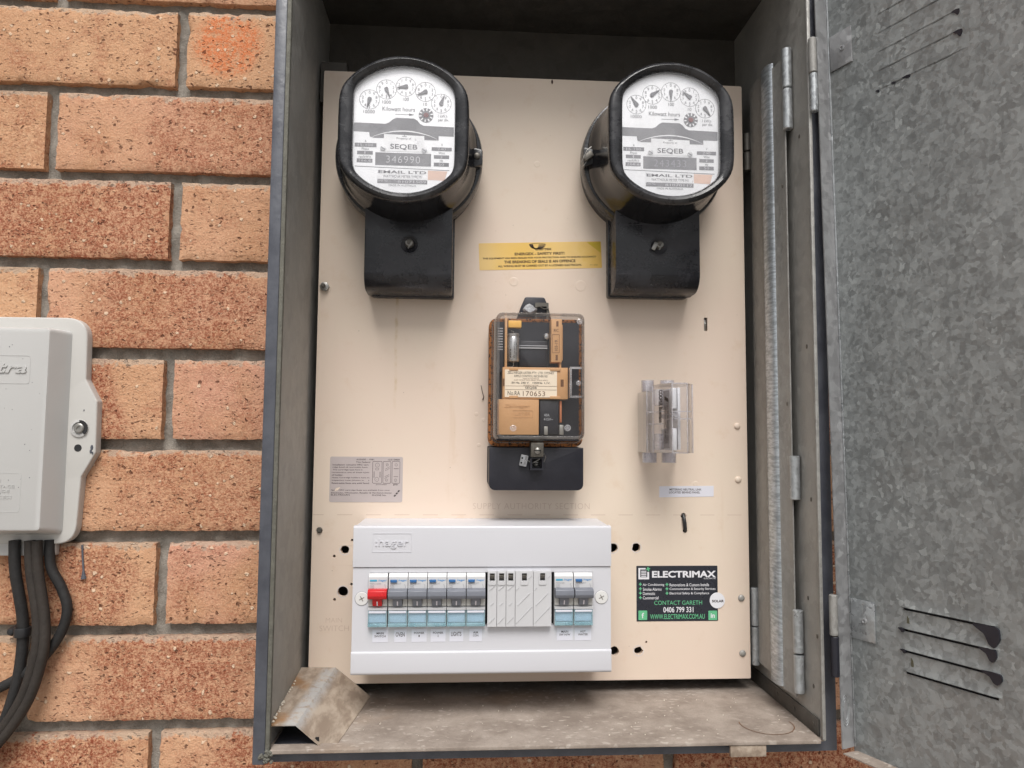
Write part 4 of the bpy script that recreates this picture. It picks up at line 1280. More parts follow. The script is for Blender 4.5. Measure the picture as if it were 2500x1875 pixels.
er(mb, 165, 230, 205, 475); er(mb, 205, 430, 395, 475); er(mb, 355, 315, 395, 430); er(mb, 205, 230, 320, 262)
for q in range(4): er(mb, 225, 290 + 36 * q, 335, 310 + 36 * q)
x, z = EL(375, 255)
mg.flat([rot2(x + a, z + b, x, z, 12) for a, b in ((-2.1, -.4), (-.7, -.4), (-.7, -2.1), (.7, -2.1), (.7, -.4), (2.1, -.4), (2.1, .7), (.7, .7), (.7, 2.1), (-.7, 2.1), (-.7, .7), (-2.1, .7))], yy - 0.02)
for px, pz in ((205, 580), (205, 678), (205, 772), (205, 870), (778, 588), (778, 682), (778, 778)):
    x, z = EL(px, pz)
    mg.flat([(x + a, z + b) for a, b in ((-1.5, -.5), (-.5, -.5), (-.5, -1.6), (.5, -1.6), (.5, -.5), (1.5, -.5), (1.5, .5), (.5, .5), (.5, 1.6), (-.5, 1.6), (-.5, .5), (-1.5, .5))], yy)
for a, b, c, d in ((160, 1148, 348, 1352), (1668, 1162, 1858, 1366)):
    (x0, z1), (x1, z0) = EL(a, b), EL(c, d)
    build('green_square', MB().flat(rrect(x0, x1, z0, z1, 0.7, 3), yy), 's_green', st, smooth=0)
build('logo', mb, 's_white', st, smooth=0)
build('green_mark', mg, 's_green', st, smooth=0)
T(st, 'f', *EL(255, 1255), yy - 0.06, 's_white', h=5.6, bold=0.02, key='f')
T(st, 'in', *EL(1762, 1268), yy - 0.06, 's_white', h=4.6, bold=0.03, key='in')
st = thing('round_sticker', 'round white SOLAR sticker overlapping the charcoal business sticker', 'sticker', (545.4, YP, -592))
build('disc', MB().lathe(545.4, -583.4, [(8.1, YP - 0.45), (8.0, YP - 0.75), (0.1, YP - 0.75)], 40), 's_white', st, smooth=20)
T(st, 'SOLAR', 546.0, -584.0, YP - 0.85, 'ink', w=12.6, h=2.6, bold=0.035)

# ================================================================== RIPPLE CONTROL RECEIVER
rc = thing('ripple_receiver', 'ripple control receiver under a smoky clear cover in the middle of the panel', 'relay', (352, YP, -467))
build('back_plate', MB().prism(rrect(305, 398.5, -424, -298, 8), YP - 28, YP - 0.2, 'y', 1.0, 2, 'a'), 'bake_navy', rc)
build('top_tab', MB().prism(rpoly([(331, -300), (371, -300), (366, -280), (362, -270.5), (342, -270.5), (338, -280)], [0, 0, 2, 3, 3, 2], 3), YP - 14, YP - 0.2, 'y', 1.0, 2, 'a'), 'bake_navy', rc)
build('seal_clip', MB().holed(rrect(352, 366, -296, -277, 1.0, 2), [rrect(354, 364, -294, -281, 0.6, 2)], YP - 18, YP - 15), 'dark_steel', rc)
build('lead_seal', MB().loft([[(346 + r * (1 + 0.25 * math.sin(3 * i + 1)) * math.cos(i * 6.2832 / 12), y, -284.5 + r * 0.75 * (1 + 0.2 * math.cos(2 * i)) * math.sin(i * 6.2832 / 12)) for i in range(12)] for r, y in ((5.2, YP - 17), (6.8, YP - 19), (6.4, YP - 21), (4.5, YP - 22.4))]), 'lead', rc)
build('seal_wire', MB().tube([(350, YP - 20, -283), (356, YP - 21, -281.5), (361, YP - 20, -284), (366, YP - 19, -283)], 0.6, 6), 'dark_steel', rc)
def rr_ring(x0, x1, z0, z1, r, y): return [(p, y, q) for p, q in rrect(x0, x1, z0, z1, r, 6)]
# cork gasket all round
build('gasket', MB().loft([rr_ring(304.2, 398.6, -424.6, -297.0, 9, YP - 28), rr_ring(304.0, 398.8, -424.8, -296.8, 9, YP - 29), rr_ring(304.4, 398.2, -424.6, -297.2, 9, YP - 37), rr_ring(311.5, 394.2, -417.2, -301.2, 7, YP - 37.5)], False, False), 'cork', rc, smooth=50)
# inner black chassis
build('chassis', MB().box(309, 394, YP - 40, YP - 28.1, -419, -301), 'bake_navy', rc)
ch = build('chassis_ledge', MB().box(334, 361.5, YP - 46, YP - 40.1, -346, -320.5, 0.8), 'bake_navy', rc)
build('chassis_rib', MB().box(333, 361.5, YP - 47.5, YP - 45.9, -328.3, -327.2).box(333, 361.5, YP - 47.5, YP - 45.9, -326.0, -325.2), 'grey_print', ch)
build('ribbon', MB().box(312, 318.2, YP - 46, YP - 40.1, -352, -306), 'bake_navy', rc)
mb = MB()
for q in range(9): mb.box(312.6, 317.6, YP - 46.3, YP - 46.05, -330 + q * 2.6, -329 + q * 2.6)
build('ribbon_print', mb, 'grey_print', rc, smooth=0)
build('post', MB().box(319.2, 321.4, YP - 56, YP - 40.1, -349, -299.5, 0.3), 'tan', rc)
build('film_capacitor', MB().box(322.4, 335.2, YP - 56, YP - 47, -309.0, -302.0, 0.6), 'amber', rc)
cap = build('can_capacitor', MB().lathe_z(327.7, YP - 52, [(5.2, -342), (5.9, -341.3), (5.9, -319), (5.2, -317.8), (5.9, -316.6), (5.9, -315.2), (5.0, -314.4), (1, -314.2)], 28), 'alu', rc, smooth=45)
T(cap, 'RIFA', 325.2, -334, YP - 57.3, 'ink', w=9.5, h=3.0, rot=90, bold=0.03)
T(cap, 'PHE 420 MKT 0.22', 328.4, -331, YP - 58.0, 'ink', w=16, h=1.3, rot=90)
T(cap, '250V long life', 330.4, -331, YP - 57.7, 'ink', w=15, h=1.2, rot=90)
build('lead_wire', MB().tube([(327.7, YP - 52, -314), (328, YP - 52, -312.4), (325, YP - 52, -311.8)], 0.5, 6).tube([(327.7, YP - 52, -342), (327.9, YP - 52, -346), (326, YP - 52, -347.5), (321.5, YP - 52, -347.5)], 0.5, 6), 'steel', rc)
blk = build('code_block', MB().box(364.2, 374.6, YP - 58, YP - 40.1, -342.6, -300.2, 0.4).box(374.5, 376.2, YP - 52, YP - 40.1, -340, -305), 'tan', rc)
build('code_slot', MB().box(369.0, 371.2, YP - 58.2, YP - 57.9, -307.6, -302.4).box(368.4, 370.6, YP - 58.2, YP - 57.9, -340.8, -335.4), 'tan_dark', blk)
build('code_recess', MB().holed(rrect(365.2, 372.2, -333.6, -315.4, 0.3, 2), [rrect(365.6, 371.8, -333.2, -315.8, 0.3, 2)], YP - 58.15, YP - 57.9), 'tan_dark', blk)
T(blk, '103-19.', 369, -326, YP - 58.2, 'ink_brown', w=11.2, h=3.0, rot=90, bold=0.01)
T(blk, 'RC', 369, -311.5, YP - 58.2, 'tan_dark', w=4.5, h=2.6, rot=0)
build('post', MB().box(372.6, 374.2, YP - 56, YP - 40.1, -350, -342.4), 'tan', rc)
build('screw', MB().lathe(361.6, -315.4, [(3.4, YP - 40), (3.2, YP - 44), (2.2, YP - 44.8), (0.2, YP - 45)], 18), 'chrome', rc)
# label frame
fr = build('label_frame', MB().box(317.1, 380.6, YP - 58, YP - 40.1, -378.6, -347.9, 0.4), 'tan', rc)
build('frame_clip', MB().box(323.5, 332, YP - 59.2, YP - 57.9, -351.2, -348.4, 0.2).box(363, 373, YP - 59.2, YP - 57.9, -351.2, -348.4, 0.2).box(323.5, 332, YP - 59.2, YP - 57.9, -378.4, -375.8, 0.2).box(363, 373, YP - 59.2, YP - 57.9, -378.4, -375.8, 0.2), 'tan', fr)
build('frame_slot', MB().box(373.4, 376.4, YP - 58.15, YP - 57.9, -366.4, -359.4).box(317.2, 319.0, YP - 58.15, YP - 57.9, -366.4, -359.2), 'tan_dark', fr)
lab = build('rating_label', MB().box(319.2, 369.8, YP - 58.5, YP - 58.05, -377.0, -350.3), 'paper_cream', rc)
yy = YP - 58.62
for s, z, w, h, b in (('ZELLWEGER USTER PTY. LTD. SYDNEY', -353.4, 45.5, 2.3, 0), ('RIPPLE CONTROL RECEIVER RE1', -356.6, 32.5, 2.1, 0), ('MADE IN AUSTRALIA', -359.0, 15.5, 1.1, 0), ('AUST PATENT NOS. 440001 450216 469012', -360.5, 33, 1.1, 0), ('50 Hz. 240 V.   1050Hz. 1,1V.', -363.2, 37.5, 2.1, 0.016), ('PROPERTY OF THE', -365.4, 14.5, 1.0, 0), ('SEQEB', -368.0, 11.2, 2.4, 0.005)):
    T(lab, s, 344.5, z, yy, 'ink_brown' if h < 1.5 else 'ink', w=w, h=h, bold=b)
T(lab, 'No.RA', 328.0, -373.2, yy, 'ink', w=12, h=4.2)
T(lab, '170653', 347.5, -373.5, yy, 'ink_brown', w=21.5, h=4.7, spacing=1.1)
mb = MB()
mb.flat([(319.6, -366.4), (369.6, -366.4), (369.6, -366.1), (319.6, -366.1)], yy)
mb.flat([(319.6, -369.9), (369.6, -369.9), (369.6, -369.6), (319.6, -369.6)], yy)
build('rule_line', mb, 'ink_brown', lab, smooth=0)
# lower tan housing and contact block
tb = build('tan_housing', MB().box(312.6, 352.2, YP - 60, YP - 40.1, -413.2, -379.2, 0.6), 'tan', rc)
T(tb, 'Zellweger', 331, -386.2, YP - 59.95, 'tan', w=25, h=4.2, ext=0.35, shear=0.35, name='moulded_name')
T(tb, 'USTER', 336.5, -393.2, YP - 59.95, 'tan', w=15, h=3.0, ext=0.35, name='moulded_name')
build('moulded_frame', MB().holed(rrect(326.5, 346.6, -396.8, -389.4, 1.2, 3), [rrect(327.2, 345.9, -396.1, -390.1, 0.9, 3)], YP - 60.35, YP - 59.9), 'tan', tb)
cb = build('contact_block', MB().box(353.5, 372, YP - 56, YP - 40.1, -412, -380, 0.5), 'bake_navy', rc)
T(cb, '40A', 360.2, -394, YP - 56.2, 'grey_print', w=5.4, h=2.6)
T(cb, '415V~', 361.8, -398, YP - 56.2, 'grey_print', w=9, h=2.6)
build('terminal', MB().box(357.6, 361.2, YP - 57.5, YP - 55.9, -413, -405, 0.4).box(372.4, 376.6, YP - 57.5, YP - 50, -413, -403.4, 0.6), 'steel', rc)
build('copper_strip', MB().box(373.0, 375.2, YP - 54, YP - 46, -401, -380, 0.3), simple('copper_strip', (0.55, 0.20, 0.10), 0.4, 0.5), rc)
# clear pocket at the right
build('clear_pocket', MB().holed([(381.2, -377.6), (393.2, -377.6), (393.2, -347.6), (381.2, -347.6)], [[(383.2, -375.4), (393.0, -375.4), (393.0, -349.8), (383.2, -349.8)]], YP - 66, YP - 58), 'acrylic_rib', rc)
mb = MB()
for (px, pz, r) in ((326.8, -407.2, 3.2), (378.6, -406.5, 3.2), (389, -363.8, 2.4), (390, -304.6, 2.8)):
    build('moulded_boss', MB().lathe(px, pz, [(r, YP - 69.4), (r, YP - 70.9), (r - 0.8, YP - 71.2), (r * 0.5, YP - 70.5), (r * 0.4, YP - 71), (0.1, YP - 71)], 20, False, True), 'acrylic_rib', rc, smooth=50)
# smoky cover: faces, then the thick rims that catch the light
build('clear_cover', MB().loft([rr_ring(307.2, 396.8, -420.8, -298.0, 8.5, YP - 37.6), rr_ring(307.8, 396.4, -420.2, -297.6, 8, YP - 44), rr_ring(309.5, 395.4, -418.4, -296.8, 7.5, YP - 66), rr_ring(310.4, 394.8, -417.4, -296.6, 7, YP - 69.4), rr_ring(312.4, 393.0, -415.4, -298.6, 6, YP - 70.0)], False, True), 'smoky', rc, smooth=35)
build('cover_rim', MB().loft([rr_ring(310.2, 395.0, -417.6, -296.4, 7.2, YP - 68.6), rr_ring(310.9, 394.4, -417.0, -297.0, 7, YP - 70.4), rr_ring(312.6, 392.8, -415.2, -298.8, 6, YP - 70.5), rr_ring(313.4, 392.0, -414.4, -299.6, 5.5, YP - 70.15)], False, False), 'smoky_rim', rc, smooth=40)
build('cover_rim', MB().loft([rr_ring(306.6, 397.6, -421.6, -297.6, 8.8, YP - 37.8), rr_ring(306.7, 397.5, -421.5, -297.8, 8.6, YP - 40.5), rr_ring(308.0, 396.4, -420.2, -298.0, 8.2, YP - 41)], False, False), 'smoky_rim', rc, smooth=40)
# terminal cover below
tc = build('terminal_cover', MB().prism(rpoly([(305.4, -467.5), (398.6, -467.5), (398.6, -425.6), (305.4, -425.6)], [7, 7, 0.6, 0.6], 6), YP - 40, YP - 6, 'y', 1.2, 2, 'a'), 'bake_navy', rc, smooth=35)
build('terminal_base', MB().prism(rpoly([(304.6, -465.5), (399.0, -465.5), (399.0, -425), (304.6, -425)], [6, 6, 0.6, 0.6], 5), YP - 5.8, YP - 0.2), 'bake_navy', rc)
build('strap', MB().box(345.2, 357.8, YP - 54, YP - 38, -434.6, -420.6, 0.8), 'dark_steel', tc)
build('screw_well', MB().holed(rrect(345.0, 358.2, -447.4, -435.0, 0.8, 2), [rrect(346.8, 356.4, -445.6, -436.4, 0.5, 2)], YP - 50, YP - 40.05), 'bake_navy', tc)
for zz, yf in ((-428.2, YP - 54), (-440.9, YP - 42)):
    s_ = build('screw', MB().lathe(351.6, zz, [(3.3, yf + 1), (3.3, yf - 1.2), (2.6, yf - 2.4), (0.2, yf - 2.9)], 22), 'steel', tc, smooth=50)
    build('screw_slot', MB().box(348.2, 355.0, yf - 3.0, yf - 1.6, zz - 0.45, zz + 0.45), 'black', tc)
tg = build('seal_tag', MB().prism([rot2(a, b, 339.2, -438.2, -12) for a, b in rrect(335.6, 342.8, -443.8, -432.8, 0.8, 3)], YP - 45, YP - 42.4, 'y', 0.4), 'lead', tc)
build('tag_hole', MB().lathe(337.6, -435.8, [(0.9, YP - 45.2), (0.1, YP - 45.2)], 10).lathe(336.7, -440.4, [(0.9, YP - 45.2), (0.1, YP - 45.2)], 10), 'black', tc)
T(tc, 'SEQEB', 340.9, -438.0, YP - 45.2, 'dark_steel', w=8.5, h=2.0, rot=78)
build('seal_wire', MB().tube([(343, YP - 43.5, -438), (347, YP - 46, -441), (354, YP - 47, -437), (359, YP - 47, -431.5), (360.6, YP - 45, -435), (359, YP - 43, -439.5), (356, YP - 43, -441)], 0.45, 6), 'steel', tc)

# ================================================================== CLEAR FUSE HOLDER
fh = thing('fuse_holder', 'clear plastic fuse holder with silver contacts and black print, right side of the panel', 'fuse holder', (487, YP, -441))
def prz(poly, z0, z1, mat, name='clear_body', bev=0.5):
    return build(name, MB().prism([(x, YP - d) for x, d in poly], z0, z1, 'z', bev, 2), mat, fh)
prz([(468, 0.3), (468, 40), (470.5, 55), (478, 76), (492.6, 76), (503.4, 58), (504.4, 40), (504.4, 0.3)], -429.6, -362.6, 'acrylic')
prz([(462.5, 0.4), (462.5, 36), (467.6, 40), (467.6, 0.4)], -430.2, -368.2, 'acrylic', bev=0.4)
for (x0, x1, z0, z1) in ((461.5, 474.5, -368, -356.5), (481, 495.5, -362.4, -356.4), (461.8, 477.0, -440.4, -430.4), (482.0, 497.0, -440.4, -429.8)):
    build('lug', MB().loft([[((x0 + x1) / 2 + (x1 - x0) / 2 * s * math.cos(i * 6.2832 / 24), YP - 22 + 7 * s * math.sin(i * 6.2832 / 24), z) for i in range(24)] for s, z in ((1, z0), (1.0, z1), (0.86, z1), (0.86, z0))], False, False), 'acrylic_rib', fh, smooth=40)
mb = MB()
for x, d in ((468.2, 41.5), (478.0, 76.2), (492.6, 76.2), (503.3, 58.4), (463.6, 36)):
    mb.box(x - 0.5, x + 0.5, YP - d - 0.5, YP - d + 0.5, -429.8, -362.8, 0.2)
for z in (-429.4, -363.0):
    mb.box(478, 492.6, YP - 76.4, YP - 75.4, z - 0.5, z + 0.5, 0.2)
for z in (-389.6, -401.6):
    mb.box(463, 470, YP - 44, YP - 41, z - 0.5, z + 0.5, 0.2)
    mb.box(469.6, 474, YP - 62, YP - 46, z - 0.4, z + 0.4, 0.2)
build('moulded_rib', mb, 'acrylic_rib', fh)  # moulded ribs, plus near-white edge strips drawn as highlights
build('contact', MB().box(480.2, 484.2, YP - 70, YP - 30, -387, -367, 0.5).box(480.2, 484.2, YP - 70, YP - 30, -427, -406, 0.5), 'bright_bar', fh)
build('contact', MB().box(486.2, 489.0, YP - 66, YP - 26, -426.5, -366.5, 0.5), 'bright_bar', fh)
for zz in (-375, -419):
    build('terminal_barrel', MB().lathe_z(474.5, YP - 40, [(4.6, zz - 8), (5.0, zz - 7), (5.0, zz + 7), (4.6, zz + 8)], 20), 'acrylic_rib', fh, smooth=40)
build('screw_post', MB().lathe(482.6, -393.4, [(3, YP - 30), (3, YP - 72), (2, YP - 73), (0.2, YP - 73)], 16).box(480, 497, YP - 74.6, YP - 70, -397.4, -396.4).box(480, 497, YP - 74.6, YP - 70, -390.4, -389.4), 'acrylic_rib', fh)
# printed side label, lying on the slanted left flank
def FX(x, y, z):
    """(x across the flank, z up) mapped on to the slanted face from (470.5, 55) to (478, 76) deep"""
    t = (x - 0) / 22.3
    return (470.5 + 7.5 * t - 0.25, YP - (55 + 21 * t) - 0.1 - (0.05 if y < 0 else 0), z)
mb = MB(); mb.flat([(8.5, -425), (18.5, -425), (18.5, -369.5), (8.5, -369.5)], 0)
build('side_label', mb.xf(FX), clear('greyed_label', (0.55, 0.52, 0.51), 0.6, 0.35, (0.33, 0.30, 0.29)), fh, smooth=0)
T(fh, 'COOPER Bussmann', 3.9, -384.5, 0, 'ink', w=32, h=6.6, rot=-90, bold=0.05, xf=FX)
T(fh, 'HRC FUSE HOLDER 100A', 15.2, -401, -1, 'ink', w=38, h=2.4, rot=-90, bold=0.02, xf=FX, key='small')
T(fh, '500V a.c. CAT CM100FW', 12.0, -403, -1, 'ink', w=36, h=2.4, rot=-90, bold=0.02, xf=FX, key='small')
T(fh, 'CM100 FW 22 mm', 5.0, -416, -1, 'ink', w=20, h=2.6, rot=-90, xf=FX, key='small')
mb = MB(); mb.flat([(10.6, -378.5), (16.5, -381.2), (16.5, -377.8), (10.6, -375.0)], -1)
build('print_mark', mb.xf(FX), 'ink', fh, smooth=0)

# ================================================================== SWITCHBOARD ENCLOSURE
en = thing('breaker_enclosure', 'white plastic switchboard enclosure with two crosshead screws at the bottom of the panel', 'switchboard', (300, YP, -634))
EX0, EX1 = 179.6, 420.4
YE = -18.0
build('body', MB().holed(rrect(EX0 + 0.4, EX1 - 0.4, -633, -499, 2, 3), [rrect(EX0 + 4, EX1 - 4, -628, -503, 1, 2)], YE + 8, YP - 0.2), 'white', en, smooth=30)
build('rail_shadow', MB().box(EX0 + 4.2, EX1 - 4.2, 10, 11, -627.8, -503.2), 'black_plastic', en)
def lid(z0, z1, y, r0, r1):
    pts = [(YE + 8.2, z0), (YE + 8.2, z1), (y, z1), (y, z0)]
    return MB().prism(rpoly(pts, [0.4, 0.4, r1, r0], 5), EX0, EX1, 'x', 1.2, 3, 'ab')
ul = build('top_lid', lid(-536.4, -498.6, YE - 1.2, 0.7, 2.4), 'white', en, smooth=40)
build('bottom_lid', lid(-633.8, -612.6, YE - 1.4, 3.2, 2.2), 'white', en, smooth=40)
build('front_plate', MB().holed(rrect(EX0 + 0.3, EX1 - 0.3, -612.7, -536.9, 0.6, 2), [rrect(195.0, 402.6, -590.4, -541.3, 0.6, 2)], YE, YE + 8), 'white', en, smooth=30)
build('logo_recess', MB().holed(rrect(197.2, 233.2, -522.6, -505.0, 0.6, 2), [rrect(197.9, 232.5, -521.9, -505.7, 0.5, 2)], YE - 1.5, YE - 1.15), 'white', ul)
T(ul, ':hager', 215.2, -514.6, YE - 1.2, 'white', w=30.5, h=9.2, ext=0.8, name='moulded_logo')
for sx in (188.4, 411.2):
    s_ = build('cover_screw', MB().lathe(sx, -564.8, [(6.1, YE + 0.3), (6.1, YE - 0.35), (5.8, YE - 0.7), (0.2, YE - 0.8)], 36), 'screw_white', en, smooth=40)
    build('screw_rim', MB().ring(sx, -564.8, 6.1, 6.5, YE - 0.12, 36), 'brk_print', s_, smooth=0)
    mb = MB()
    for a in (28, 118):
        mb.prism([rot2(sx + p, -564.8 + q, sx, -564.8, a) for p, q in ((-2.6, -.42), (2.6, -.42), (2.6, .42), (-2.6, .42))], YE - 0.95, YE - 0.7)
    build('cross_slot', mb, 'screw_slot', s_)
# blank filler plates
for i, (x0, x1) in enumerate(((304.0, 312.4), (312.8, 320.9), (321.3, 329.4), (329.8, 346.2), (346.6, 363.3))):
    xm = (x0 + x1) / 2
    wide = x1 - x0 > 12
    b = build('blank_plate', MB().holed(rrect(x0, x1, -589.8, -539.6, 0.5, 2), [rrect(xm - 2.3, xm + 2.3, -548.4, -541.4, 0.3, 2)], YE - 6, YE - 4.2), 'blank', en, smooth=30)
    build('plate_edge', MB().box(x0 + 0.05, x1 - 0.05, YE - 4.25, YE + 6, -589.6, -548.6).box(x0 + 0.05, x1 - 0.05, YE - 4.25, YE + 6, -541.2, -539.8), 'blank', b)
    build('latch_clip', MB().prism([(YE - 3.2, -541.6), (YE - 5.0, -543.2), (YE - 5.2, -544.6), (YE - 2.0, -547.6), (YE - 1.0, -548.2), (YE + 2, -548.2), (YE + 2, -541.6)], xm - 2.25, xm + 2.25, 'x'), 'dark_steel', b, smooth=60)
    build('latch_surround', MB().holed(rrect(xm - 3.7, xm + 3.7, -552.0, -540.3, 1.6, 3), [rrect(xm - 2.4, xm + 2.4, -548.6, -541.3, 0.4, 2)], YE - 6.7, YE - 5.95), 'blank', b, smooth=30)
    mb = MB()
    def rib(xa, za, xb, zb, w=0.5):
        d = Vector((xb - xa, zb - za)).normalized() * w
        mb.prism([(xa - d.y, za + d.x), (xa + d.y, za - d.x), (xb + d.y, zb - d.x), (xb - d.y, zb + d.x)], YE - 6.5, YE - 5.95)
    if wide:
        rib(xm - 6.2, -570.6, xm + 5.0, -559.4, 0.4); rib(xm - 7.2, -586.4, xm + 7.4, -571.6, 0.22); rib(xm - 7.6, -556.8, xm - 5.2, -554.2, 0.18); rib(xm + 4.6, -545.8, xm + 7, -543.2, 0.18)
    else:
        rib(xm - 1.6, -570.6, xm + 1.4, -567.8, 0.42); rib(xm - 2.8, -586.4, xm + 2.8, -581.0, 0.22); rib(xm - 2.8, -556.8, xm + 2.6, -552.6, 0.18)
    build('moulded_rib', mb, 'blank', b)

# ================================================================== CIRCUIT BREAKERS
def breaker(x0, w, code, amps, red, label, blue=True):
    b = thing('circuit_breaker', label, 'circuit breaker', (x0 + w / 2, YE, -590), 'breakers in the white enclosure')
    x1 = x0 + w - 0.35
    x0 = x0 + 0.1
    y = YE - 4.5
    prof = [(YE + 20, -541.6), (y + 2.5, -541.6), (y + 0.2, -544.6), (y, -546), (y, -555.4), (y + 1.2, -556), (y + 2.2, -570.8), (y + 0.6, -572.0), (y - 1.0, -572.6), (y - 1.0, -574.4), (y + 0.8, -575.2), (y + 0.8, -589.4), (YE + 20, -589.8)]
    body = build('body', MB().prism(prof, x0, x1, 'x', 0.25, 1, 'ab'), 'brk_body', b, smooth=25)
    tm = 'brk_red' if red else 'brk_toggle'
    tp = [(y + 2, -554.9), (y - 5.6, -554.9), (y - 7.4, -556.2), (y - 8.0, -560.4), (y - 6.8, -563.3), (y + 2, -564.2)]
    tg = build('toggle', MB().prism(rpoly(tp, [0, 0.8, 0.8, 0.8, 0.8, 0], 3), x0 + 0.15, x1 - 0.05, 'x', 0.35, 2, 'ab'), tm, b, smooth=30)
    xm = (x0 + x1) / 2
    build('toggle_stem', MB().prism([(y + 2, -563.5), (y - 5.4, -563.5), (y - 2.2, -570.2), (y + 2, -570.2)], xm - 4.4, xm + 4.2, 'x', 0.3, 2, 'ab'), tm, b, smooth=30)
    build('toggle_mark', MB().prism([(y - 4.7, -565.6), (y - 4.85, -565.6), (y - 2.75, -569.9), (y - 2.6, -569.9)], xm - 0.55, xm + 0.45, 'x'), 'brk_mark', tg)
    build('shoulder', MB().prism([(y + 2, -563.9), (y - 1.4, -564.2), (y - 0.8, -570.6), (y + 2, -571.2)], x0 + 0.1, xm - 4.6, 'x', 0.2, 1, 'ab').prism([(y + 2, -563.9), (y - 1.4, -564.2), (y - 0.8, -570.6), (y + 2, -571.2)], xm + 4.4, x1 - 0.1, 'x', 0.2, 1, 'ab'), 'brk_base', b)
    if blue:
        build('test_button', MB().prism(rpoly([(x0 + 1.2, -547.0), (x0 + 7.9, -547.0), (x0 + 7.4, -549.4), (x0 + 1.9, -549.4)], 0.5, 3), y - 1.6, y - 0.02, 'y', 0.3, 2, 'a'), 'brk_blue', b)
    else:
        build('colour_bar', MB().box(x0 + 1.3, x0 + 7.7, y - 0.25, y - 0.02, -548.5, -547.0), 'brk_cyan', b)
    T(body, ':hager', x0 + 12.7, -547.8, y - 0.15, 'brk_logo', w=8.0, h=2.3, bold=0.012)
    T(body, code, x0 + 1.2, -550.6, y - 0.15, 'brk_print', w=10.2 if len(code) > 6 else 8, h=1.5, align='L')
    T(body, amps, x0 + 1.2, -552.6, y - 0.15, 'brk_print', w=3.8, h=1.5, align='L')
    T(body, '6000', x0 + 1.2, -554.4, y - 0.15, 'brk_print', w=4.0, h=1.2, align='L')
    mb = MB()
    mb.flat([(x1 - 3, -551.0), (x1 - 2.7, -551.0), (x1 - 1.9, -553.2), (x1 - 2.2, -553.2)], y - 0.15)
    mb.flat([(x1 - 2.2, -553.2), (x1 - 1.9, -553.2), (x1 - 1.9, -555), (x1 - 2.2, -555)], y - 0.15)
    build('circuit_symbol', mb, 'brk_print', body, smooth=0)
    # blue clear label flap
    build('flap', MB().box(x0 + 0.5, x1 - 0.5, y - 1.4, y - 0.5, -588.6, -574.6, 0.25), 'blue_flap', b)
    build('flap_insert', MB().box(x0 + 1.2, x1 - 1.2, y + 0.2, y + 0.7, -585.4, -575.2), 'white_cool', b)
    build('flap_top', MB().box(x0 + 0.9, x1 - 0.9, y - 1.75, y - 1.35, -576.9, -575.0, 0.15), 'white_cool', b)
    build('flap_edge', MB().box(x0 + 0.1, x1 - 0.1, y - 2.2, y - 0.4, -589.2, -586.2, 0.3).box(x0 + 0.3, x0 + 0.9, y - 1.7, y - 0.5, -586.2, -574.6).box(x1 - 0.9, x1 - 0.3, y - 1.7, y - 0.5, -586.2, -574.6), 'teal_edge', b)
    return b

BW = 17.85
names = [('MSN163R', 'C63', True, 'circuit breaker with red toggle above the MAIN SWITCH label', False), ('ADC932T', 'C32', False, 'grey toggle circuit breaker above the OVEN label', True), ('ADC920T', 'C20', False, 'grey toggle circuit breaker directly right of the OVEN breaker', True),
         ('ADC920T', 'C20', False, 'grey toggle circuit breaker directly left of the LIGHTS breaker', True), ('ADC916T', 'C16', False, 'grey toggle circuit breaker above the LIGHTS label', True), ('ADC920T', 'C20', False, 'grey toggle circuit breaker above the AIR CON label', True)]
for i, (c_, a_, r_, l_, b_) in enumerate(names):
    breaker(195.2 + BW * i - (0.5 if i == 0 else 0), BW, c_, a_, r_, l_, b_)
breaker(366.2, 18.0, 'MSN120', 'C20', False, 'grey toggle circuit breaker above the MAIN SW H/W label', False)
breaker(384.4, 18.0, 'ADC920T', 'C20', False, 'grey toggle circuit breaker above the HOT WATER label', True)
# printed circuit labels under the breakers
for x0, x1, lines, big in ((198.8, 212.8, ('MAIN', 'SWITCH'), 0), (218.8, 229.8, ('OVEN',), 1), (234.6, 248.3, ('POWER', '1'), 0), (252.0, 265.7, ('POWER', '2'), 0), (269.4, 282.1, ('LIGHTS',), 1), (287.7, 299.4, ('AIR', 'CON'), 0), (369.2, 384.0, ('MAIN', 'SW H/W'), 0), (386.0, 401.4, ('HOT', 'WATER'), 0)):
    tx = ' '.join(lines)
    said = {'POWER 1': 'small white printed POWER label right beside the OVEN label', 'POWER 2': 'small white printed POWER label left beside the LIGHTS label'}.get(tx, 'small white printed label reading %s on the switchboard' % tx)
    lb = thing('circuit_label', said, 'label', ((x0 + x1) / 2, YE, -604.5), 'printed circuit labels')
    build('tape', MB().prism([(x0, -604.4), (x1, -604.2), (x1, -592.8), (x0, -592.9)], YE - 0.22, YE - 0.01), 'white_cool', lb)
    xm = (x0 + x1) / 2
    if big:
        T(lb, lines[0], xm - 0.2, -597.4, YE - 0.3, 'ink', w=(x1 - x0) * 0.74, h=3.9, bold=0.01)
    else:
        for q, s in enumerate(lines):
            T(lb, s, xm, -596.2 - 2.7 * q, YE - 0.3, 'ink', bold=0.01, w=max(1.0, {1: 0.7, 3: 5.0, 4: 6.4, 5: 9.3, 6: 10.2}[len(s)]), h=1.9)

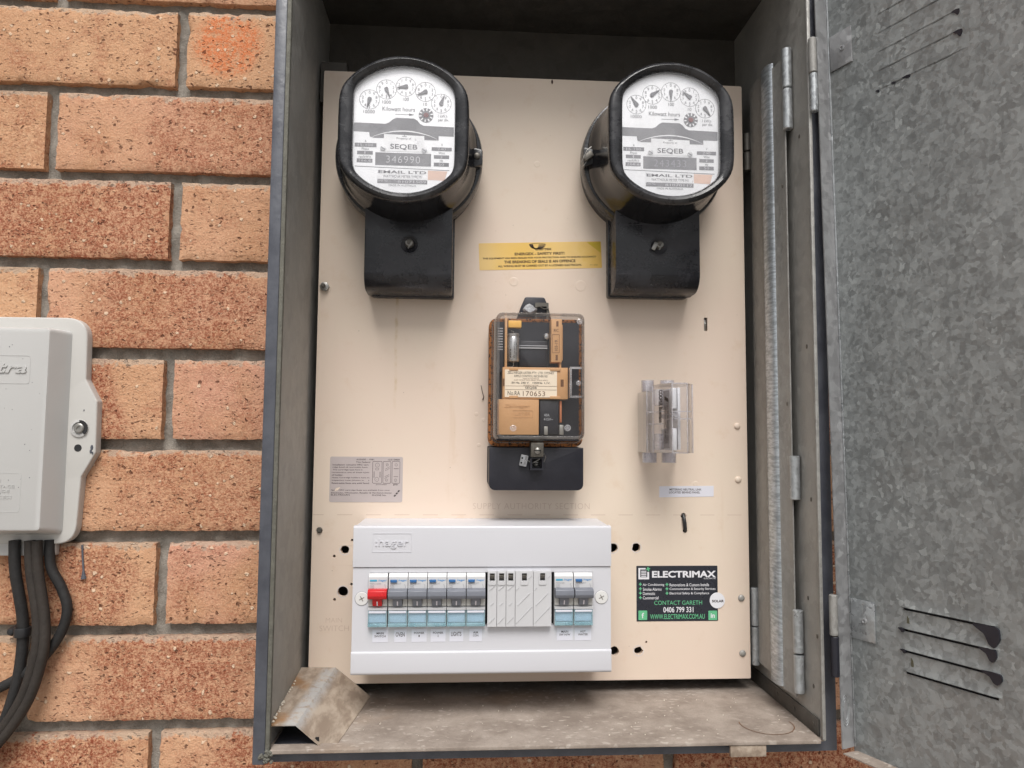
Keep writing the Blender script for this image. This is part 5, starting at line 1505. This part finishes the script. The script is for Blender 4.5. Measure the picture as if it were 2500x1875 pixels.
# ================================================================== TELECOM BOX ON THE BRICKS
tb = thing('telecom_box', 'pale grey plastic telecom box screwed to the brick wall at the left edge', 'telecom box', (-180, 0, -524))
flg = rpoly([(-300, -516), (-73.6, -516), (-70.8, -455), (-59.0, -433), (-59.6, -385), (-70.6, -365), (-71.6, -307.2), (-300, -308)], [2, 18, 6, 4, 4, 6, 20, 2], 7)
build('flange', MB().prism(flg, -10, -0.3, 'y', 2.2, 3, 'a'), 'grey_abs2', tb, smooth=40)
build('lower_box', MB().box(-300, -91.4, -9.4, -0.4, -526.4, -514, 0.8), 'grey_abs', tb)
def rect3(x0, x1, z0, z1, r, y): return [(p, y, q) for p, q in rrect(x0, x1, z0, z1, r, 6)]
lid_ = build('lid', MB().loft([rect3(-292, -84.4, -507.2, -319.4, 5, -9.5), rect3(-291, -85.4, -506.6, -319.8, 5, -12), rect3(-288, -92.4, -502.0, -320.0, 4, -29.4), rect3(-287, -93.6, -500.9, -321.0, 3.4, -31.4), rect3(-285, -95.8, -499.0, -322.8, 3, -32.0)], False, True), 'grey_abs', tb, smooth=35)
build('name_recess', MB().holed(rrect(-236, -108.4, -371, -345.4, 3, 4), [rrect(-235.5, -108.9, -370.5, -345.9, 2.6, 4)], -32.25, -31.95), 'grey_abs', lid_)
T(lid_, 'Telstra', -111.2, -356.6, -32.0, 'grey_abs', w=62, h=9.6, ext=1.0, shear=0.25, bold=0.02, align='R', name='moulded_name')
build('notice_recess', MB().holed(rrect(-221, -111.0, -485, -450.2, 3, 4), [rrect(-220.6, -111.4, -484.6, -450.6, 2.6, 4)], -32.2, -31.95), 'grey_abs', lid_)
for tx, xr, z, w in (('CAUTION', -128.6, -457.0, 22), ('LOW VOLTAGE', -116.4, -462.2, 36), ('INSIDE', -120.3, -466.3, 16), ('NO ACCESS', -118.2, -471.8, 30)):
    T(lid_, tx, xr, z, -32.0, 'grey_abs', w=w, h=2.6, ext=0.4, align='R', name='moulded_notice')
bs = build('screw_boss', MB().lathe(-74.2, -410.4, [(8.2, -9.9), (8.0, -11.2), (6.0, -11.6), (5.6, -10.4), (0.2, -10.3)], 30), 'grey_abs', tb, smooth=40)
build('screw', MB().lathe(-73.8, -410.2, [(4.6, -10.2), (4.5, -12.4), (3.6, -13.2), (2.0, -13.2), (1.4, -12.0), (0.1, -12.0)], 24), 'steel', bs)
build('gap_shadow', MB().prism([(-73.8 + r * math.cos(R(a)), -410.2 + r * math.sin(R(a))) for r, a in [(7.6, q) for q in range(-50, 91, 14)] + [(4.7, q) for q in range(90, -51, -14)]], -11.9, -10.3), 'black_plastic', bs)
build('spare_hole', MB().lathe(-74.8, -428.4, [(3.4, -10.1), (3.2, -10.35), (0.1, -10.3)], 18), 'black_plastic', tb)
mb = MB()
for x, z, r in ((-62.4, -428, 1.4), (-63.2, -431.5, 1.1), (-61.6, -433.0, 0.8), (-71, -393.6, 0.5)):
    mb.loft([[(x + r * s_ * math.cos(i * 0.7854), y, z + 1.9 * r * s_ * math.sin(i * 0.7854)) for i in range(8)] for s_, y in ((1, -10.0), (0.8, -10.5))])
for i in range(16):
    x, z, r = random.uniform(-132, -98), random.uniform(-490, -335), random.uniform(0.2, 0.5)
    mb.lathe(x, z, [(r, -31.9), (r * 0.7, -32.3)], 6)
build('paint_fleck', mb, 'navy', tb, kind='stuff')

# cables below it
def smooth_path(pts, n=8):
    pts = [Vector(p) for p in pts]
    out = []
    for i in range(len(pts) - 1):
        p0, p1, p2, p3 = pts[max(i - 1, 0)], pts[i], pts[i + 1], pts[min(i + 2, len(pts) - 1)]
        for s in range(n):
            t = s / n
            out.append(0.5 * ((2 * p1) + (-p0 + p2) * t + (2 * p0 - 5 * p1 + 4 * p2 - p3) * t * t + (-p0 + 3 * p1 - 3 * p2 + p3) * t ** 3))
    out.append(pts[-1])
    return out
c1 = smooth_path([(-124, -14, -512), (-122.5, -13, -540), (-116.5, -8, -585), (-116.5, -8, -622), (-121, -9, -652), (-132, -9, -684), (-160, -9, -740)])
build('cable', MB().tube(c1, 4.8, 14), 'cable', loc=(-160, -9, -740), label='straight black cable held by the clip under the telecom box', cat='cable', group='black cables under the telecom box', smooth=60)
c2 = smooth_path([(-107, -15, -512), (-104.5, -15, -540), (-97, -15, -580), (-96, -16, -610), (-104, -16, -645), (-118, -16, -672), (-138, -16, -698), (-165, -16, -730)])
mb = MB()
mb.tube([p + Vector((-3.4, 0, 0)) for p in c2], 4.5, 14).tube([p + Vector((3.4, -0.8, 0)) for p in c2], 4.5, 14)
build('cable', mb, 'cable_dirty', loc=(-165, -16, -730), label='brownish twin cable hanging in the middle under the telecom box', cat='cable', group='black cables under the telecom box', smooth=60)
c3 = smooth_path([(-96, -9, -512), (-94, -9, -536), (-84, -8, -556), (-78.2, -8, -574), (-82, -8, -594), (-94, -8, -614), (-112, -7, -631), (-134, -6, -644), (-170, -6, -660)])
build('cable', MB().tube(c3, 4.4, 14), 'cable', loc=(-170, -6, -660), label='black cable looping out to the right under the telecom box', cat='cable', group='black cables under the telecom box', smooth=60)
cl = thing('cable_clip', 'small black saddle clip nailed over the straight cable on the mortar joint', 'clip', (-117, -4, -600))
build('saddle', MB().loft([[(-116.5 + r * math.cos(R(a)), -8 + r * math.sin(R(a)), z) for a in range(0, 360, 15)] for r, z in ((6.7, -598.5), (6.9, -598), (6.9, -591), (6.7, -590.5), (5.4, -590.5), (5.4, -598.5))], False, False), 'black_plastic', cl, smooth=40)
build('nail_boss', MB().lathe(-126.5, -594.6, [(4.2, 2), (4.0, -7), (2.6, -9.5), (0.3, -10)], 14), 'black_plastic', cl)

flush_texts()
